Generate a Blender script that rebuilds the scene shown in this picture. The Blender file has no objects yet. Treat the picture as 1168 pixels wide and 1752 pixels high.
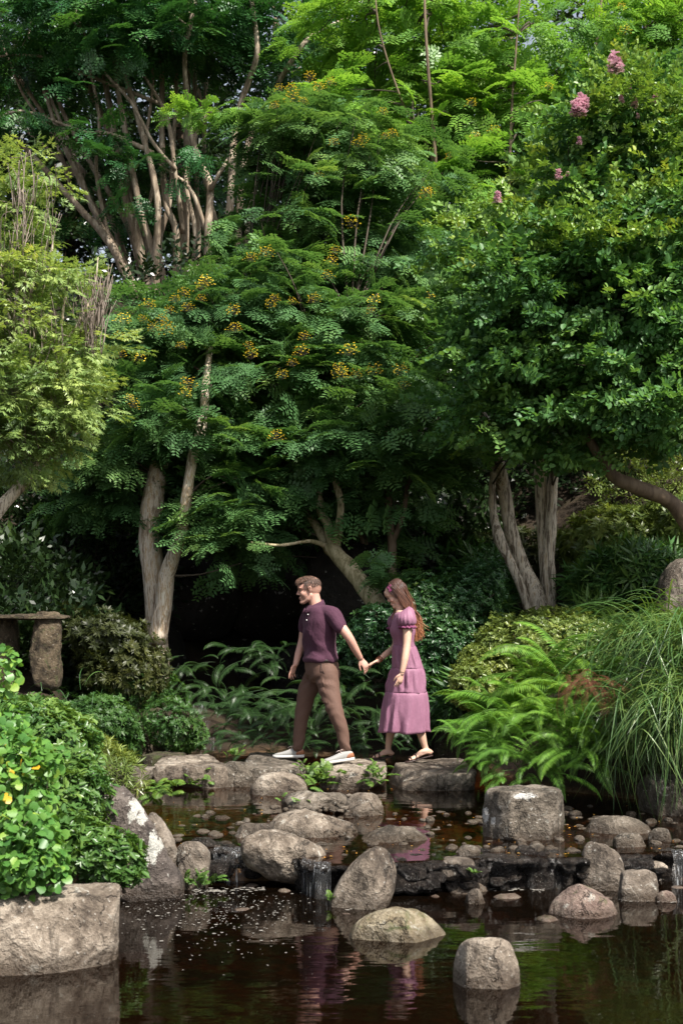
import bpy, bmesh, math, random
import numpy as np
from mathutils import Vector, Matrix

# ---------------------------------------------------------------- camera, world, sun
scene = bpy.context.scene
F = 2433.0                      # focal length in photograph pixels
HZ = 1010.0                     # row of the horizon
EYE = 1.83                      # eye height above the upper pond
cam_d = bpy.data.cameras.new('camera')
cam = bpy.data.objects.new('camera', cam_d)
scene.collection.objects.link(cam)
cam.location = (0, 0, EYE)
cam.rotation_euler = (math.pi / 2, 0, 0)
cam_d.sensor_fit = 'VERTICAL'
cam_d.sensor_height = 36
cam_d.lens = 36 * F / 1752
cam_d.shift_y = (HZ - 876) / 1752
cam_d.clip_start = 0.05
cam_d.clip_end = 500
cam_d.dof.use_dof = True
cam_d.dof.focus_distance = 13.8
cam_d.dof.aperture_fstop = 4.0
scene.camera = cam

SUN = Vector((0.50, -0.58, 1.0)).normalized()       # towards the sun
world = bpy.data.worlds.new('World')
scene.world = world
world.use_nodes = True
wn = world.node_tree
sky = wn.nodes.new('ShaderNodeTexSky')
sky.sky_type = 'NISHITA'
sky.sun_disc = False
sky.sun_elevation = math.asin(SUN.z)
sky.sun_rotation = math.atan2(SUN.x, SUN.y)
sky.air_density = 1.0
sky.dust_density = 3.0
sky.ozone_density = 0.6
hs = wn.nodes.new('ShaderNodeHueSaturation')
hs.inputs['Saturation'].default_value = 0.5
wn.links.new(sky.outputs[0], hs.inputs['Color'])
bg = wn.nodes['Background']
bg.inputs['Strength'].default_value = 0.105
wn.links.new(hs.outputs[0], bg.inputs['Color'])
sun_d = bpy.data.lights.new('sun', 'SUN')
sun_d.energy = 4.9
sun_d.angle = math.radians(1.5)
sun_d.color = (1.0, 0.94, 0.86)
sun = bpy.data.objects.new('sun', sun_d)
scene.collection.objects.link(sun)
sun.rotation_euler = SUN.to_track_quat('Z', 'Y').to_euler()
scene.view_settings.view_transform = 'Standard'
scene.view_settings.look = 'None'
scene.view_settings.exposure = 0.95
scene.view_settings.gamma = 1.0
scene.view_settings.use_curve_mapping = False
scene.cycles.max_bounces = 7
scene.cycles.diffuse_bounces = 3
scene.cycles.glossy_bounces = 3
scene.cycles.transmission_bounces = 4
scene.cycles.transparent_max_bounces = 8
scene.cycles.caustics_reflective = False
scene.cycles.caustics_refractive = False

rng = np.random.default_rng(7)
random.seed(7)
COL = scene.collection
LOW = -0.22                     # level of the lower pool


def P(px, py, Y):
    return Vector(((px - 584) / F * Y, Y, EYE - (py - HZ) / F * Y))


def Pn(px, py, Y):
    return np.array(P(px, py, Y))


# ---------------------------------------------------------------- noise
def vhash(i, j, k, s):
    n = (i * 374761393 + j * 668265263 + k * 2147483647 + s * 1274126177) & 0xFFFFFFFF
    n = ((n ^ (n >> 13)) * 1274126177) & 0xFFFFFFFF
    n = n ^ (n >> 16)
    return (n & 0xFFFF) / 65535.0 * 2 - 1


def vnoise(p, sc=1.0, s=0):
    q = np.asarray(p, float) * sc + 100.0
    b = np.floor(q).astype(np.int64)
    f = q - b
    f = f * f * (3 - 2 * f)
    r = 0
    for dx in (0, 1):
        wx = f[..., 0] if dx else 1 - f[..., 0]
        for dy in (0, 1):
            wy = f[..., 1] if dy else 1 - f[..., 1]
            for dz in (0, 1):
                wz = f[..., 2] if dz else 1 - f[..., 2]
                r = r + wx * wy * wz * vhash(b[..., 0] + dx, b[..., 1] + dy, b[..., 2] + dz, s)
    return r


def fbm(p, sc=1.0, s=0, oct=4, gain=.5):
    r, a = 0, 1.0
    for o in range(oct):
        r = r + a * vnoise(p, sc * 2 ** o, s + o * 17)
        a *= gain
    return r


# ---------------------------------------------------------------- mesh and object helpers
def mesh_from(V, faces, smooth=False, rnd=None, name='m'):
    """faces: list of int arrays (m,k)"""
    me = bpy.data.meshes.new(name)
    V = np.asarray(V, np.float32)
    faces = [np.asarray(f, np.int32) for f in faces if len(f)]
    me.vertices.add(len(V))
    me.vertices.foreach_set('co', V.ravel())
    nl = sum(f.size for f in faces)
    nf = sum(len(f) for f in faces)
    me.loops.add(nl)
    me.polygons.add(nf)
    me.loops.foreach_set('vertex_index', np.concatenate([f.ravel() for f in faces]))
    tot = np.concatenate([np.full(len(f), f.shape[1], np.int32) for f in faces])
    st = np.concatenate([[0], np.cumsum(tot)[:-1]]).astype(np.int32)
    me.polygons.foreach_set('loop_start', st)
    me.update(calc_edges=True)
    if smooth:
        me.polygons.foreach_set('use_smooth', np.ones(nf, bool))
    if rnd is not None:
        a = me.attributes.new('rnd', 'FLOAT', 'FACE')
        a.data.foreach_set('value', np.asarray(rnd, np.float32))
    return me


def wloc(o):
    v = Vector((0, 0, 0))
    while o is not None:
        v = v + o.location
        o = o.parent
    return v


def link(name, me, mat, parent=None, loc=None, kind=None):
    """me is in world coordinates; the origin is moved to the parent or to loc"""
    o = bpy.data.objects.new(name, me)
    COL.objects.link(o)
    org = wloc(parent) if parent is not None else (Vector(loc) if loc is not None else Vector((0, 0, 0)))
    if org.length > 0:
        me.transform(Matrix.Translation(-org))
    if parent is not None:
        o.parent = parent
    else:
        o.location = org
    if mat is not None and not me.materials:
        me.materials.append(mat)
    if kind:
        o['kind'] = kind
    return o


def thing(name, label, cat, loc=(0, 0, 0), group=None):
    o = bpy.data.objects.new(name, None)
    COL.objects.link(o)
    o.location = loc
    o.empty_display_size = .2
    o['label'] = label
    o['category'] = cat
    if group:
        o['group'] = group
    return o


def tag(o, label, cat, group=None):
    o['label'] = label
    o['category'] = cat
    if group:
        o['group'] = group
    return o


def inst(name, me, parent, R, T, label=None):
    """a part placed from a shared mesh; R 3x3 array with scale, T world position"""
    o = bpy.data.objects.new(name, me)
    COL.objects.link(o)
    o.parent = parent
    M = Matrix(np.asarray(R).tolist()).to_4x4()
    M.translation = Vector(T) - wloc(parent)
    o.matrix_local = M
    if label:
        o['label'] = label
    return o


def catmull(pts, rad, sub=5):
    pts = [np.array(p, float) for p in pts]
    n = len(pts)
    if n < 3:
        t = np.linspace(0, 1, sub + 1)[:, None]
        return pts[0] * (1 - t) + pts[-1] * t, rad[0] * (1 - t[:, 0]) + rad[-1] * t[:, 0]
    P_, R_ = [], []
    for i in range(n - 1):
        p0, p1, p2, p3 = pts[max(i - 1, 0)], pts[i], pts[i + 1], pts[min(i + 2, n - 1)]
        for k in range(sub):
            t = k / sub
            P_.append(.5 * (2 * p1 + (p2 - p0) * t + (2 * p0 - 5 * p1 + 4 * p2 - p3) * t * t + (3 * p1 - p0 - 3 * p2 + p3) * t ** 3))
            R_.append(rad[i] * (1 - t) + rad[i + 1] * t)
    P_.append(pts[-1]); R_.append(rad[-1])
    return np.array(P_), np.array(R_)


class MB:
    """collects vertices, quads and tris"""
    def __init__(s):
        s.v, s.q, s.t, s.n, s.rq, s.rt = [], [], [], 0, [], []

    def add(s, v, q=None, t=None, rnd=.5):
        v = np.asarray(v, float).reshape(-1, 3)
        s.v.append(v)
        if q is not None and len(q):
            q = np.asarray(q); s.q.append(q + s.n)
            s.rq.append(np.broadcast_to(rnd, (len(q),)))
        if t is not None and len(t):
            t = np.asarray(t); s.t.append(t + s.n)
            s.rt.append(np.broadcast_to(rnd, (len(t),)))
        s.n += len(v)

    def rings(s, rings, caps=True, rnd=.5):
        rings = np.asarray(rings, float)
        m, n = rings.shape[:2]
        v = rings.reshape(-1, 3)
        i = np.arange(m - 1)[:, None] * n
        j = np.arange(n)[None]
        j2 = (j + 1) % n
        q = np.stack([i + j, i + j2, i + n + j2, i + n + j], -1).reshape(-1, 4)
        t = []
        if caps:
            v = np.vstack([v, rings[0].mean(0), rings[-1].mean(0)])
            a, b = m * n, m * n + 1
            for k in range(n):
                t.append((a, (k + 1) % n, k))
                t.append((b, (m - 1) * n + k, (m - 1) * n + (k + 1) % n))
        s.add(v, q, t, rnd)

    def tube(s, pts, rad, n=8, flat=1.0, caps=True, rnd=.5, jit=0, seed=0, ref=None, dome=False):
        pts = np.asarray(pts, float)
        rad = np.asarray(rad, float) * np.ones(len(pts))
        if dome:
            d0 = pts[0] - pts[1]; d0 /= np.linalg.norm(d0) + 1e-9
            d1 = pts[-1] - pts[-2]; d1 /= np.linalg.norm(d1) + 1e-9
            r0, r1 = rad[0], rad[-1]
            ks = (0.97, .75, .4)
            pts = np.vstack([[pts[0] + d0 * r0 * k for k in ks], pts, [pts[-1] + d1 * r1 * k for k in ks[::-1]]])
            cs = [math.sqrt(1 - k * k) for k in ks]
            rad = np.concatenate([[r0 * c for c in cs], rad, [r1 * c for c in cs[::-1]]])
        tg = np.gradient(pts, axis=0)
        tg /= np.linalg.norm(tg, axis=1)[:, None] + 1e-9
        u = np.array(ref if ref is not None else (0.13, -1, 0.21), float)
        th = np.arange(n) / n * 2 * math.pi
        R = []
        for p, r, t in zip(pts, rad, tg):
            u = u - t * np.dot(u, t)
            l = np.linalg.norm(u)
            if l < 1e-5:
                u = np.cross(t, (1, 0, 0)); l = np.linalg.norm(u)
            u = u / l
            w = np.cross(t, u)
            R.append(p + r * (np.cos(th)[:, None] * u + flat * np.sin(th)[:, None] * w))
        R = np.array(R)
        if jit:
            nz = fbm(R, 1.0 / max(rad.max() * 2.0, .01), seed, 3)
            c = pts[:, None, :]
            R = c + (R - c) * (1 + jit * nz[..., None])
        s.rings(R, caps, rnd)

    def ellipsoid(s, c, r, M=None, n=16, m=10, rnd=.5):
        th = np.arange(n) / n * 2 * math.pi
        ph = np.linspace(-math.pi / 2 * .96, math.pi / 2 * .96, m)
        R = np.stack([np.stack([math.cos(p) * np.cos(th) * r[0], math.cos(p) * np.sin(th) * r[1],
                                np.full(n, math.sin(p) * r[2])], -1) for p in ph])
        if M is not None:
            R = R @ np.asarray(M).T
        s.rings(R + np.asarray(c, float), True, rnd)

    def mesh(s, smooth=True, name='m', rnd=True):
        V = np.vstack(s.v)
        q = np.vstack(s.q) if s.q else np.zeros((0, 4), int)
        t = np.vstack(s.t) if s.t else np.zeros((0, 3), int)
        r = np.concatenate(s.rq + s.rt) if rnd else None
        return mesh_from(V, [q, t], smooth, r, name)


def remesh(me, voxel, smooth_it=3, fac=.5, dec=None):
    o = bpy.data.objects.new('tmp', me)
    COL.objects.link(o)
    m = o.modifiers.new('r', 'REMESH'); m.mode = 'VOXEL'; m.voxel_size = voxel; m.use_smooth_shade = True
    if smooth_it:
        s = o.modifiers.new('s', 'SMOOTH'); s.iterations = smooth_it; s.factor = fac
    if dec:
        d = o.modifiers.new('d', 'DECIMATE'); d.ratio = dec
    dg = bpy.context.evaluated_depsgraph_get()
    out = bpy.data.meshes.new_from_object(o.evaluated_get(dg))
    bpy.data.objects.remove(o)
    out.polygons.foreach_set('use_smooth', np.ones(len(out.polygons), bool))
    return out


def get_co(me):
    a = np.empty(len(me.vertices) * 3, np.float32)
    me.vertices.foreach_get('co', a)
    return a.reshape(-1, 3).astype(float)


def set_co(me, V):
    me.vertices.foreach_set('co', np.asarray(V, np.float32).ravel())
    me.update()


def get_no(me):
    a = np.empty(len(me.vertices) * 3, np.float32)
    me.vertices.foreach_get('normal', a)
    return a.reshape(-1, 3).astype(float)


def set_rnd(me, val):
    a = me.attributes.get('tint') or me.attributes.new('tint', 'FLOAT', 'POINT')
    a.data.foreach_set('value', np.asarray(val, np.float32))


# ---------------------------------------------------------------- materials
class NT:
    def __init__(s, name):
        s.m = bpy.data.materials.new(name)
        s.m.use_nodes = True
        s.t = s.m.node_tree
        s.t.nodes.clear()
        s.out = s.t.nodes.new('ShaderNodeOutputMaterial')

    def n(s, typ, **kw):
        nd = s.t.nodes.new('ShaderNode' + typ)
        for k, v in kw.items():
            if k[0] == '_':
                setattr(nd, k[1:], v)
            else:
                key = int(k[1:]) if k[0] == 'i' and k[1:].isdigit() else k.replace('__', ' ')
                s.set(nd.inputs[key], v)
        return nd

    def set(s, sock, v):
        if isinstance(v, bpy.types.NodeSocket):
            s.t.links.new(v, sock)
        elif isinstance(v, bpy.types.Node):
            s.t.links.new(v.outputs[0], sock)
        else:
            if isinstance(v, tuple) and len(v) == 3 and sock.type == 'RGBA':
                v = (*v, 1)
            sock.default_value = v

    def noise(s, scale, detail=4, rough=.55, vec=None, dist=0):
        nd = s.n('TexNoise', Scale=scale, Detail=detail, Roughness=rough, Distortion=dist)
        if vec is not None:
            s.set(nd.inputs['Vector'], vec)
        return nd.outputs['Fac']

    def ramp(s, fac, stops, interp='LINEAR'):
        nd = s.n('ValToRGB', Fac=fac)
        cr = nd.color_ramp
        cr.interpolation = interp
        while len(cr.elements) < len(stops):
            cr.elements.new(.5)
        for e, (p, c) in zip(cr.elements, stops):
            e.position = p
            e.color = (*c, 1) if isinstance(c, tuple) else (c, c, c, 1)
        return nd.outputs['Color']

    def math(s, op, a, b=0.0, clamp=False):
        nd = s.n('Math', _operation=op, _use_clamp=clamp)
        s.set(nd.inputs[0], a); s.set(nd.inputs[1], b)
        return nd.outputs[0]

    def mix(s, fac, a, b, blend='MIX'):
        nd = s.n('Mix', _data_type='RGBA', _blend_type=blend)
        s.set(nd.inputs[0], fac); s.set(nd.inputs[6], a); s.set(nd.inputs[7], b)
        return nd.outputs[2]

    def pos(s):
        return s.n('NewGeometry').outputs['Position']

    def obj(s):
        return s.n('TexCoord').outputs['Object']

    def mapping(s, vec, sc):
        return s.n('Mapping', Vector=vec, Scale=sc).outputs[0]

    def bump(s, h, strength=.5, dist=.01):
        return s.n('Bump', Height=h, Strength=strength, Distance=dist).outputs[0]

    def done(s, shader):
        s.set(s.out.inputs['Surface'], shader)
        return s.m


def principled(m, color, rough=.6, spec=.5, normal=None, **kw):
    p = m.n('BsdfPrincipled', Base__Color=color, Roughness=rough)
    p.inputs['Specular IOR Level'].default_value = spec if not isinstance(spec, bpy.types.NodeSocket) else .5
    if isinstance(spec, bpy.types.NodeSocket):
        m.set(p.inputs['Specular IOR Level'], spec)
    if normal is not None:
        m.set(p.inputs['Normal'], normal)
    for k, v in kw.items():
        m.set(p.inputs[k.replace('__', ' ')], v)
    return p


def simple(name, color, rough=.6, spec=.5, nscale=30, var=.15, bump=.2, bd=.002, **kw):
    m = NT(name)
    n = m.noise(nscale, 4, .6, m.obj())
    c = m.mix(n, tuple(x * (1 - var) for x in color), tuple(min(1, x * (1 + var)) for x in color))
    return m.done(principled(m, c, rough, spec, m.bump(n, bump, bd), **kw))


def leafmat(name, stops, rough=.42, trans=.28, tcol=(1.3, 1.25, .6), spec=.4, patch=.8, gain=1.0):
    m = NT(name)
    stops = [(p, (c[0] * gain * 1.32, c[1] * gain * 1.12, c[2] * gain * .95)) for p, c in stops]
    a = m.n('Attribute', _attribute_name='rnd').outputs['Fac']
    nz = m.noise(patch, 2, .5, m.pos())
    f = m.math('ADD', m.math('MULTIPLY', a, .72), m.math('MULTIPLY', m.math('SUBTRACT', nz, .36), .95), True)
    c = m.ramp(f, stops)
    p = principled(m, c, rough, spec)
    tc = m.mix(1.0, c, (*tcol,), 'MULTIPLY')
    tr = m.n('BsdfTranslucent', Color=tc)
    ms = m.n('MixShader', Fac=trans)
    m.set(ms.inputs[1], p); m.set(ms.inputs[2], tr)
    return m.done(ms)


def G(*stops):
    return [(p, c) for p, c in stops]


M_ = {}
M_['tree'] = leafmat('flame_leaf', G((0, (.022, .062, .030)), (.45, (.042, .112, .045)), (.8, (.078, .165, .055)), (1, (.14, .23, .07))), rough=.46, spec=.32, gain=1.45, trans=.36)
M_['tree_top'] = leafmat('bright_leaf', G((0, (.030, .088, .024)), (.4, (.062, .155, .036)), (.75, (.11, .235, .045)), (1, (.21, .34, .05))), trans=.42, gain=1.65)
M_['tree_far'] = leafmat('far_leaf', G((0, (.012, .05, .022)), (.5, (.024, .095, .034)), (1, (.06, .165, .04))), gain=1.3)
M_['myrtle'] = leafmat('myrtle_leaf', G((0, (.022, .066, .030)), (.45, (.042, .118, .042)), (.8, (.085, .18, .05)), (.97, (.15, .24, .055)), (1, (.30, .18, .05))), rough=.46, spec=.35, gain=1.5, trans=.36)
M_['young'] = leafmat('young_myrtle_leaf', G((0, (.065, .155, .04)), (.6, (.12, .235, .05)), (.88, (.24, .32, .06)), (1, (.42, .20, .07))), rough=.38, gain=1.15)
M_['maple'] = leafmat('star_leaf', G((0, (.04, .085, .032)), (.45, (.085, .15, .055)), (.85, (.17, .245, .085)), (.95, (.30, .30, .09)), (1, (.34, .20, .08))), rough=.38, gain=1.75, trans=.36)
M_['dark'] = leafmat('shade_dark_leaf', G((0, (.006, .016, .007)), (.6, (.015, .036, .013)), (1, (.035, .07, .020))), rough=.3, trans=.15)  # near-black: background shade is put into the leaf colour
M_['olive'] = leafmat('olive_leaf', G((0, (.014, .024, .009)), (.6, (.032, .048, .016)), (1, (.065, .082, .026))), rough=.45)
M_['glossy'] = leafmat('glossy_leaf', G((0, (.014, .05, .024)), (.55, (.03, .095, .036)), (.9, (.06, .15, .04)), (1, (.16, .27, .04))), rough=.36, spec=.5)
M_['mound'] = leafmat('mound_leaf', G((0, (.06, .115, .034)), (.5, (.12, .19, .052)), (1, (.22, .29, .08))), rough=.33)
M_['azalea'] = leafmat('azalea_leaf', G((0, (.022, .07, .022)), (.5, (.05, .13, .034)), (.9, (.11, .21, .05)), (1, (.2, .29, .07))), rough=.35)
M_['round'] = leafmat('round_leaf', G((0, (.03, .115, .03)), (.45, (.055, .17, .04)), (.8, (.10, .25, .05)), (.95, (.2, .34, .06)), (1, (.5, .33, .03))), rough=.4, trans=.35)
M_['fern'] = leafmat('fern_leaf', G((0, (.035, .12, .02)), (.5, (.075, .20, .03)), (1, (.16, .31, .045))), rough=.4, trans=.3, patch=1.4)
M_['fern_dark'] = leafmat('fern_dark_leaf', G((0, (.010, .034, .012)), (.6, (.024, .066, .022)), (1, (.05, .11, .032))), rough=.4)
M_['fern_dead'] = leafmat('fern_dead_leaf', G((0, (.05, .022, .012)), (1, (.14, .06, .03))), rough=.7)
M_['grass'] = leafmat('strap_leaf', G((0, (.022, .07, .022)), (.5, (.052, .13, .038)), (1, (.15, .24, .075))), rough=.35, spec=.5, patch=1.2)
M_['bamboo'] = leafmat('narrow_leaf', G((0, (.022, .075, .028)), (.5, (.045, .13, .04)), (1, (.12, .23, .06))), rough=.35)
M_['moss'] = leafmat('small_green_leaf', G((0, (.03, .09, .02)), (.5, (.065, .155, .03)), (1, (.16, .26, .05))), rough=.5)
M_['cover'] = leafmat('cover_leaf', G((0, (.016, .055, .016)), (.5, (.03, .09, .022)), (1, (.06, .14, .03))), rough=.5)
M_['yellow'] = leafmat('yellow_petal', G((0, (.36, .24, .02)), (.35, (.44, .38, .03)), (1, (.52, .50, .06))), rough=.6, tcol=(1, 1, 1), patch=5, gain=1.4)
M_['pink'] = leafmat('pink_petal', G((0, (.42, .22, .38)), (.5, (.52, .36, .52)), (1, (.62, .54, .66))), rough=.6, tcol=(1, 1, 1), patch=5)
M_['yellow_leaf'] = leafmat('fallen_leaf', G((0, (.30, .12, .03)), (.5, (.55, .30, .06)), (1, (.7, .5, .12))), rough=.5, patch=9)


def barkmat(name, stops, scale=(9, 9, 1.6), bump=.5, bd=.012, rough=.75):
    m = NT(name)
    v = m.mapping(m.obj(), scale)
    n1 = m.noise(1.0, 5, .65, v, .35)
    n2 = m.noise(4.0, 5, .6, v, .3)
    f = m.math('ADD', m.math('MULTIPLY', n1, .75), m.math('MULTIPLY', n2, .25))
    c = m.ramp(f, stops)
    h = m.math('ADD', n1, m.math('MULTIPLY', n2, .6))
    return m.done(principled(m, c, rough, .3, m.bump(h, bump, bd)))


M_['bark_pale'] = barkmat('pale_bark', G((.34, (.13, .075, .045)), (.43, (.30, .23, .16)), (.49, (.62, .55, .46)), (.56, (.38, .25, .13)), (.62, (.66, .60, .50))), (16, 16, 2.2))
M_['bark_myrtle'] = barkmat('myrtle_bark', G((.3, (.085, .06, .042)), (.45, (.20, .155, .11)), (.53, (.68, .60, .48)), (.62, (.46, .35, .23)), (.7, (.20, .13, .08))), (24, 24, 2.2))
M_['bark_brown'] = barkmat('brown_bark', G((.3, (.05, .034, .024)), (.5, (.13, .092, .06)), (.7, (.22, .165, .11))), (7, 7, 1.2))
M_['bark_fan'] = barkmat('tan_bark', G((.3, (.12, .09, .06)), (.5, (.27, .21, .15)), (.6, (.46, .39, .30)), (.7, (.24, .18, .12))), (13, 13, 1.6))
M_['bark_mossy'] = barkmat('mossy_bark', G((.34, (.07, .06, .025)), (.47, (.26, .22, .12)), (.56, (.44, .38, .25)), (.66, (.18, .12, .06))), (15, 15, 3.5))
M_['twig'] = simple('grey_twig', (.20, .16, .13), .8)
M_['twig_brown'] = simple('brown_twig', (.06, .045, .03), .8)


def rockmat(name, cols, lich=(.42, .41, .36), lich_amt=.62, level=None, wet=.05, moss=0.0, rough=.8, scale=3.0, light=1.0):
    m = NT(name)
    p = m.obj()
    ri = m.n('ObjectInfo').outputs['Random']
    off = m.n('VectorMath', _operation='ADD')
    m.set(off.inputs[0], p)
    cmb = m.n('CombineXYZ', X=m.math('MULTIPLY', ri, 37.0), Y=m.math('MULTIPLY', ri, 11.0), Z=0.0)
    m.set(off.inputs[1], cmb)
    v = off.outputs[0]
    n1 = m.noise(scale, 6, .65, v, .6)
    n2 = m.noise(scale * 7, 5, .7, v)
    n3 = m.noise(scale * 1.7, 5, .75, v, 1.5)
    n4 = m.noise(scale * 26, 3, .7, v)
    f = m.math('ADD', m.math('MULTIPLY', n1, .62), m.math('ADD', m.math('MULTIPLY', n2, .26), m.math('MULTIPLY', n4, .12)))
    c = m.ramp(f, [(.38, cols[0]), (.47, cols[1]), (.54, cols[2]), (.63, cols[3])])
    la = m.ramp(n3, [(lich_amt - .02, 0.0), (lich_amt + .05, 1.0)])
    la2 = m.math('MULTIPLY', la, m.ramp(n2, [(.38, 0.0), (.52, .85)]))
    c = m.mix(la2, c, lich)
    # dark weather stains and pits
    st = m.ramp(m.noise(scale * 1.1, 6, .8, m.mapping(v, (1, 1, .55)), 2.0), [(.36, .8), (.48, 0.0)])
    c = m.mix(st, c, tuple(x * .38 for x in cols[0]))
    sp = m.ramp(m.noise(scale * 14, 2, .5, v), [(.68, 0.0), (.73, .6)])
    c = m.mix(sp, c, (.45, .44, .40))
    if moss:
        mo = m.ramp(m.noise(scale * 1.3, 5, .8, v, 1.0), [(.60 - moss * .2, 0.0), (.72 - moss * .2, .8)])
        c = m.mix(mo, c, (.045, .065, .014))
    rg = rough
    if level is not None:
        z = m.n('SeparateXYZ', Vector=m.pos()).outputs['Z']
        zz = m.math('SUBTRACT', z, m.math('MULTIPLY', n1, wet * 1.5))
        w = m.n('MapRange', Value=zz, i1=level - .005, i2=level + wet * .9, i3=1.0, i4=0.0).outputs[0]
        c = m.mix(w, c, m.mix(.62, c, (.035, .022, .012), 'MIX'))
        rg = m.math('SUBTRACT', rough, m.math('MULTIPLY', w, rough - .3))
    vo = m.n('TexVoronoi', _feature='DISTANCE_TO_EDGE', Scale=scale * .55)
    wv = m.n('VectorMath', _operation='ADD')
    m.set(wv.inputs[0], v)
    nc = m.n('TexNoise', Vector=v, Scale=scale * 1.3, Detail=5.0, Roughness=.65)
    sc_ = m.n('VectorMath', _operation='SCALE', Scale=.45 * 3 / scale); m.set(sc_.inputs[0], nc.outputs['Color'])
    m.set(wv.inputs[1], sc_.outputs[0])
    m.set(vo.inputs['Vector'], wv.outputs[0])
    ck = m.ramp(vo.outputs['Distance'], [(.0, 1.0), (.018, 0.0)])
    ck = m.math('MULTIPLY', ck, m.ramp(n3, [(.42, 0.0), (.55, 1.0)]))
    c = m.mix(m.math('MULTIPLY', ck, .75), c, tuple(x * .3 for x in cols[0]))
    h = m.math('ADD', m.math('MULTIPLY', n2, 1.0), m.math('ADD', m.math('MULTIPLY', n1, 1.8), m.math('MULTIPLY', n4, .22)))
    h = m.math('SUBTRACT', h, m.math('MULTIPLY', ck, .5))
    return m.done(principled(m, c, rg, .35, m.bump(h, .9, .045)))


RC = ((.036, .029, .021), (.098, .081, .061), (.178, .150, .118), (.31, .275, .228))
RP = ((.060, .045, .033), (.145, .116, .088), (.26, .217, .170), (.43, .375, .305))
M_['rock_up'] = rockmat('pond_rock', RC, level=0.0, wet=.05)
M_['rock_pale'] = rockmat('pale_pond_rock', RP, level=0.0, wet=.05)
M_['rock_low'] = rockmat('pool_rock', RP, level=LOW, wet=.06)
M_['rock_green'] = rockmat('algae_rock', ((.09, .065, .04), (.18, .145, .09), (.28, .24, .165), (.42, .37, .28)), level=LOW, wet=.05, moss=.35)
M_['rock_pink'] = rockmat('pink_rock', ((.10, .065, .052), (.19, .135, .11), (.28, .22, .175), (.42, .37, .29)), level=LOW, wet=.05, moss=.25)
M_['rock_lichen'] = rockmat('lichen_rock', ((.036, .029, .026), (.072, .058, .050), (.125, .104, .090), (.21, .18, .155)), level=LOW, wet=.08, lich_amt=.70)
M_['rock_brown'] = rockmat('brown_rock', ((.042, .032, .024), (.10, .08, .061), (.172, .142, .112), (.28, .24, .195)), level=LOW, wet=.05)
M_['rock_shade'] = rockmat('shaded_mossy_rock', ((.02, .016, .011), (.04, .032, .02), (.07, .055, .034), (.10, .085, .055)), moss=.5, lich_amt=.8)  # dark base puts the shade into the rock colour; moss patches are moss
M_['rock_black'] = rockmat('wet_black_rock', ((.006, .005, .004), (.014, .011, .009), (.03, .024, .02), (.06, .05, .042)), lich_amt=.86, rough=.22, scale=8)
M_['rock_cave'] = rockmat('grotto_shade_rock', ((.006, .005, .004), (.012, .010, .008), (.022, .018, .014), (.035, .03, .024)), lich_amt=.9, rough=.8, scale=1)  # darkness of the recess is painted as near-black rock


def groundmat():
    m = NT('soil_and_pond_bed')
    p = m.pos()
    n = m.noise(2.5, 6, .7, p)
    n2 = m.noise(22, 5, .7, p)
    c = m.ramp(n, [(.35, (.012, .009, .006)), (.55, (.028, .02, .013)), (.7, (.04, .034, .018))])
    c = m.mix(m.ramp(n2, [(.6, 0.0), (.68, .6)]), c, (.085, .05, .025))
    vo = m.n('TexVoronoi', Vector=p, Scale=11.0)
    n3 = m.noise(30, 4, .7, p)
    b = m.ramp(m.noise(5, 5, .7, p), [(.33, (.03, .018, .009)), (.5, (.085, .05, .024)), (.66, (.17, .105, .055))])
    b = m.mix(m.ramp(vo.outputs['Distance'], [(.15, .45), (.5, 0.0)]), b, (.24, .14, .07))
    b = m.mix(m.ramp(n3, [(.4, .6), (.5, 0.0)]), b, (.02, .014, .008))
    z = m.n('SeparateXYZ', Vector=p).outputs['Z']
    k = m.n('MapRange', Value=z, i1=.0, i2=.05, i3=1.0, i4=0.0).outputs[0]
    c = m.mix(k, c, b)
    return m.done(principled(m, c, .85, .2, m.bump(n2, .8, .02)))


M_['soil'] = groundmat()


def watermat(name, tint, sx, sy, strength, body):
    """tea-brown water: what lies below shows through the tint, the rest is mirrored by Fresnel"""
    m = NT(name)
    p = m.pos()
    v = m.mapping(p, (sx, sy, 1))
    a = m.noise(1.0, 2, .45, v, .3)
    b = m.noise(3.2, 2, .5, v)
    h = m.math('ADD', a, m.math('MULTIPLY', b, .25))
    nrm = m.bump(h, strength, .02)
    fr = m.n('Fresnel', IOR=1.36, Normal=nrm)
    gl = m.n('BsdfGlossy', Color=(.97, .95, .93), Roughness=.015, Normal=nrm)
    tr = m.n('BsdfTransparent', Color=tint)
    df = m.n('BsdfDiffuse', Color=(.010, .006, .003))
    inner = m.n('MixShader', Fac=body)
    m.set(inner.inputs[1], tr); m.set(inner.inputs[2], df)
    ms = m.n('MixShader', Fac=fr.outputs[0])
    m.set(ms.inputs[1], inner); m.set(ms.inputs[2], gl)
    return m.done(ms)


M_['water_up'] = watermat('upper_pond_water', (.50, .31, .17), 3.0, 7.0, .12, .15)
M_['water_low'] = watermat('lower_pool_water', (.20, .10, .045), 2.2, 5.5, .13, .25)


def fallmat():
    m = NT('falling_water')
    v = m.mapping(m.obj(), (70, 70, 6))
    n = m.noise(1.0, 3, .6, v)
    w = principled(m, (.75, .78, .8), .15, .6, m.bump(n, .8, .01))
    t = m.n('BsdfTransparent', Color=(.8, .75, .7))
    f = m.ramp(n, [(.55, .03), (.70, .5)])
    ms = m.n('MixShader', Fac=f)
    m.set(ms.inputs[1], t); m.set(ms.inputs[2], w)
    return m.done(ms)


M_['fall'] = fallmat()
M_['foam'] = simple('foam', (.24, .225, .20), .7, .3, 60, .15)
M_['dark_stone_post'] = rockmat('rough_post', ((.035, .026, .016), (.075, .055, .033), (.12, .09, .055), (.17, .13, .085)), moss=.25, lich_amt=.75, scale=5)


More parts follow.
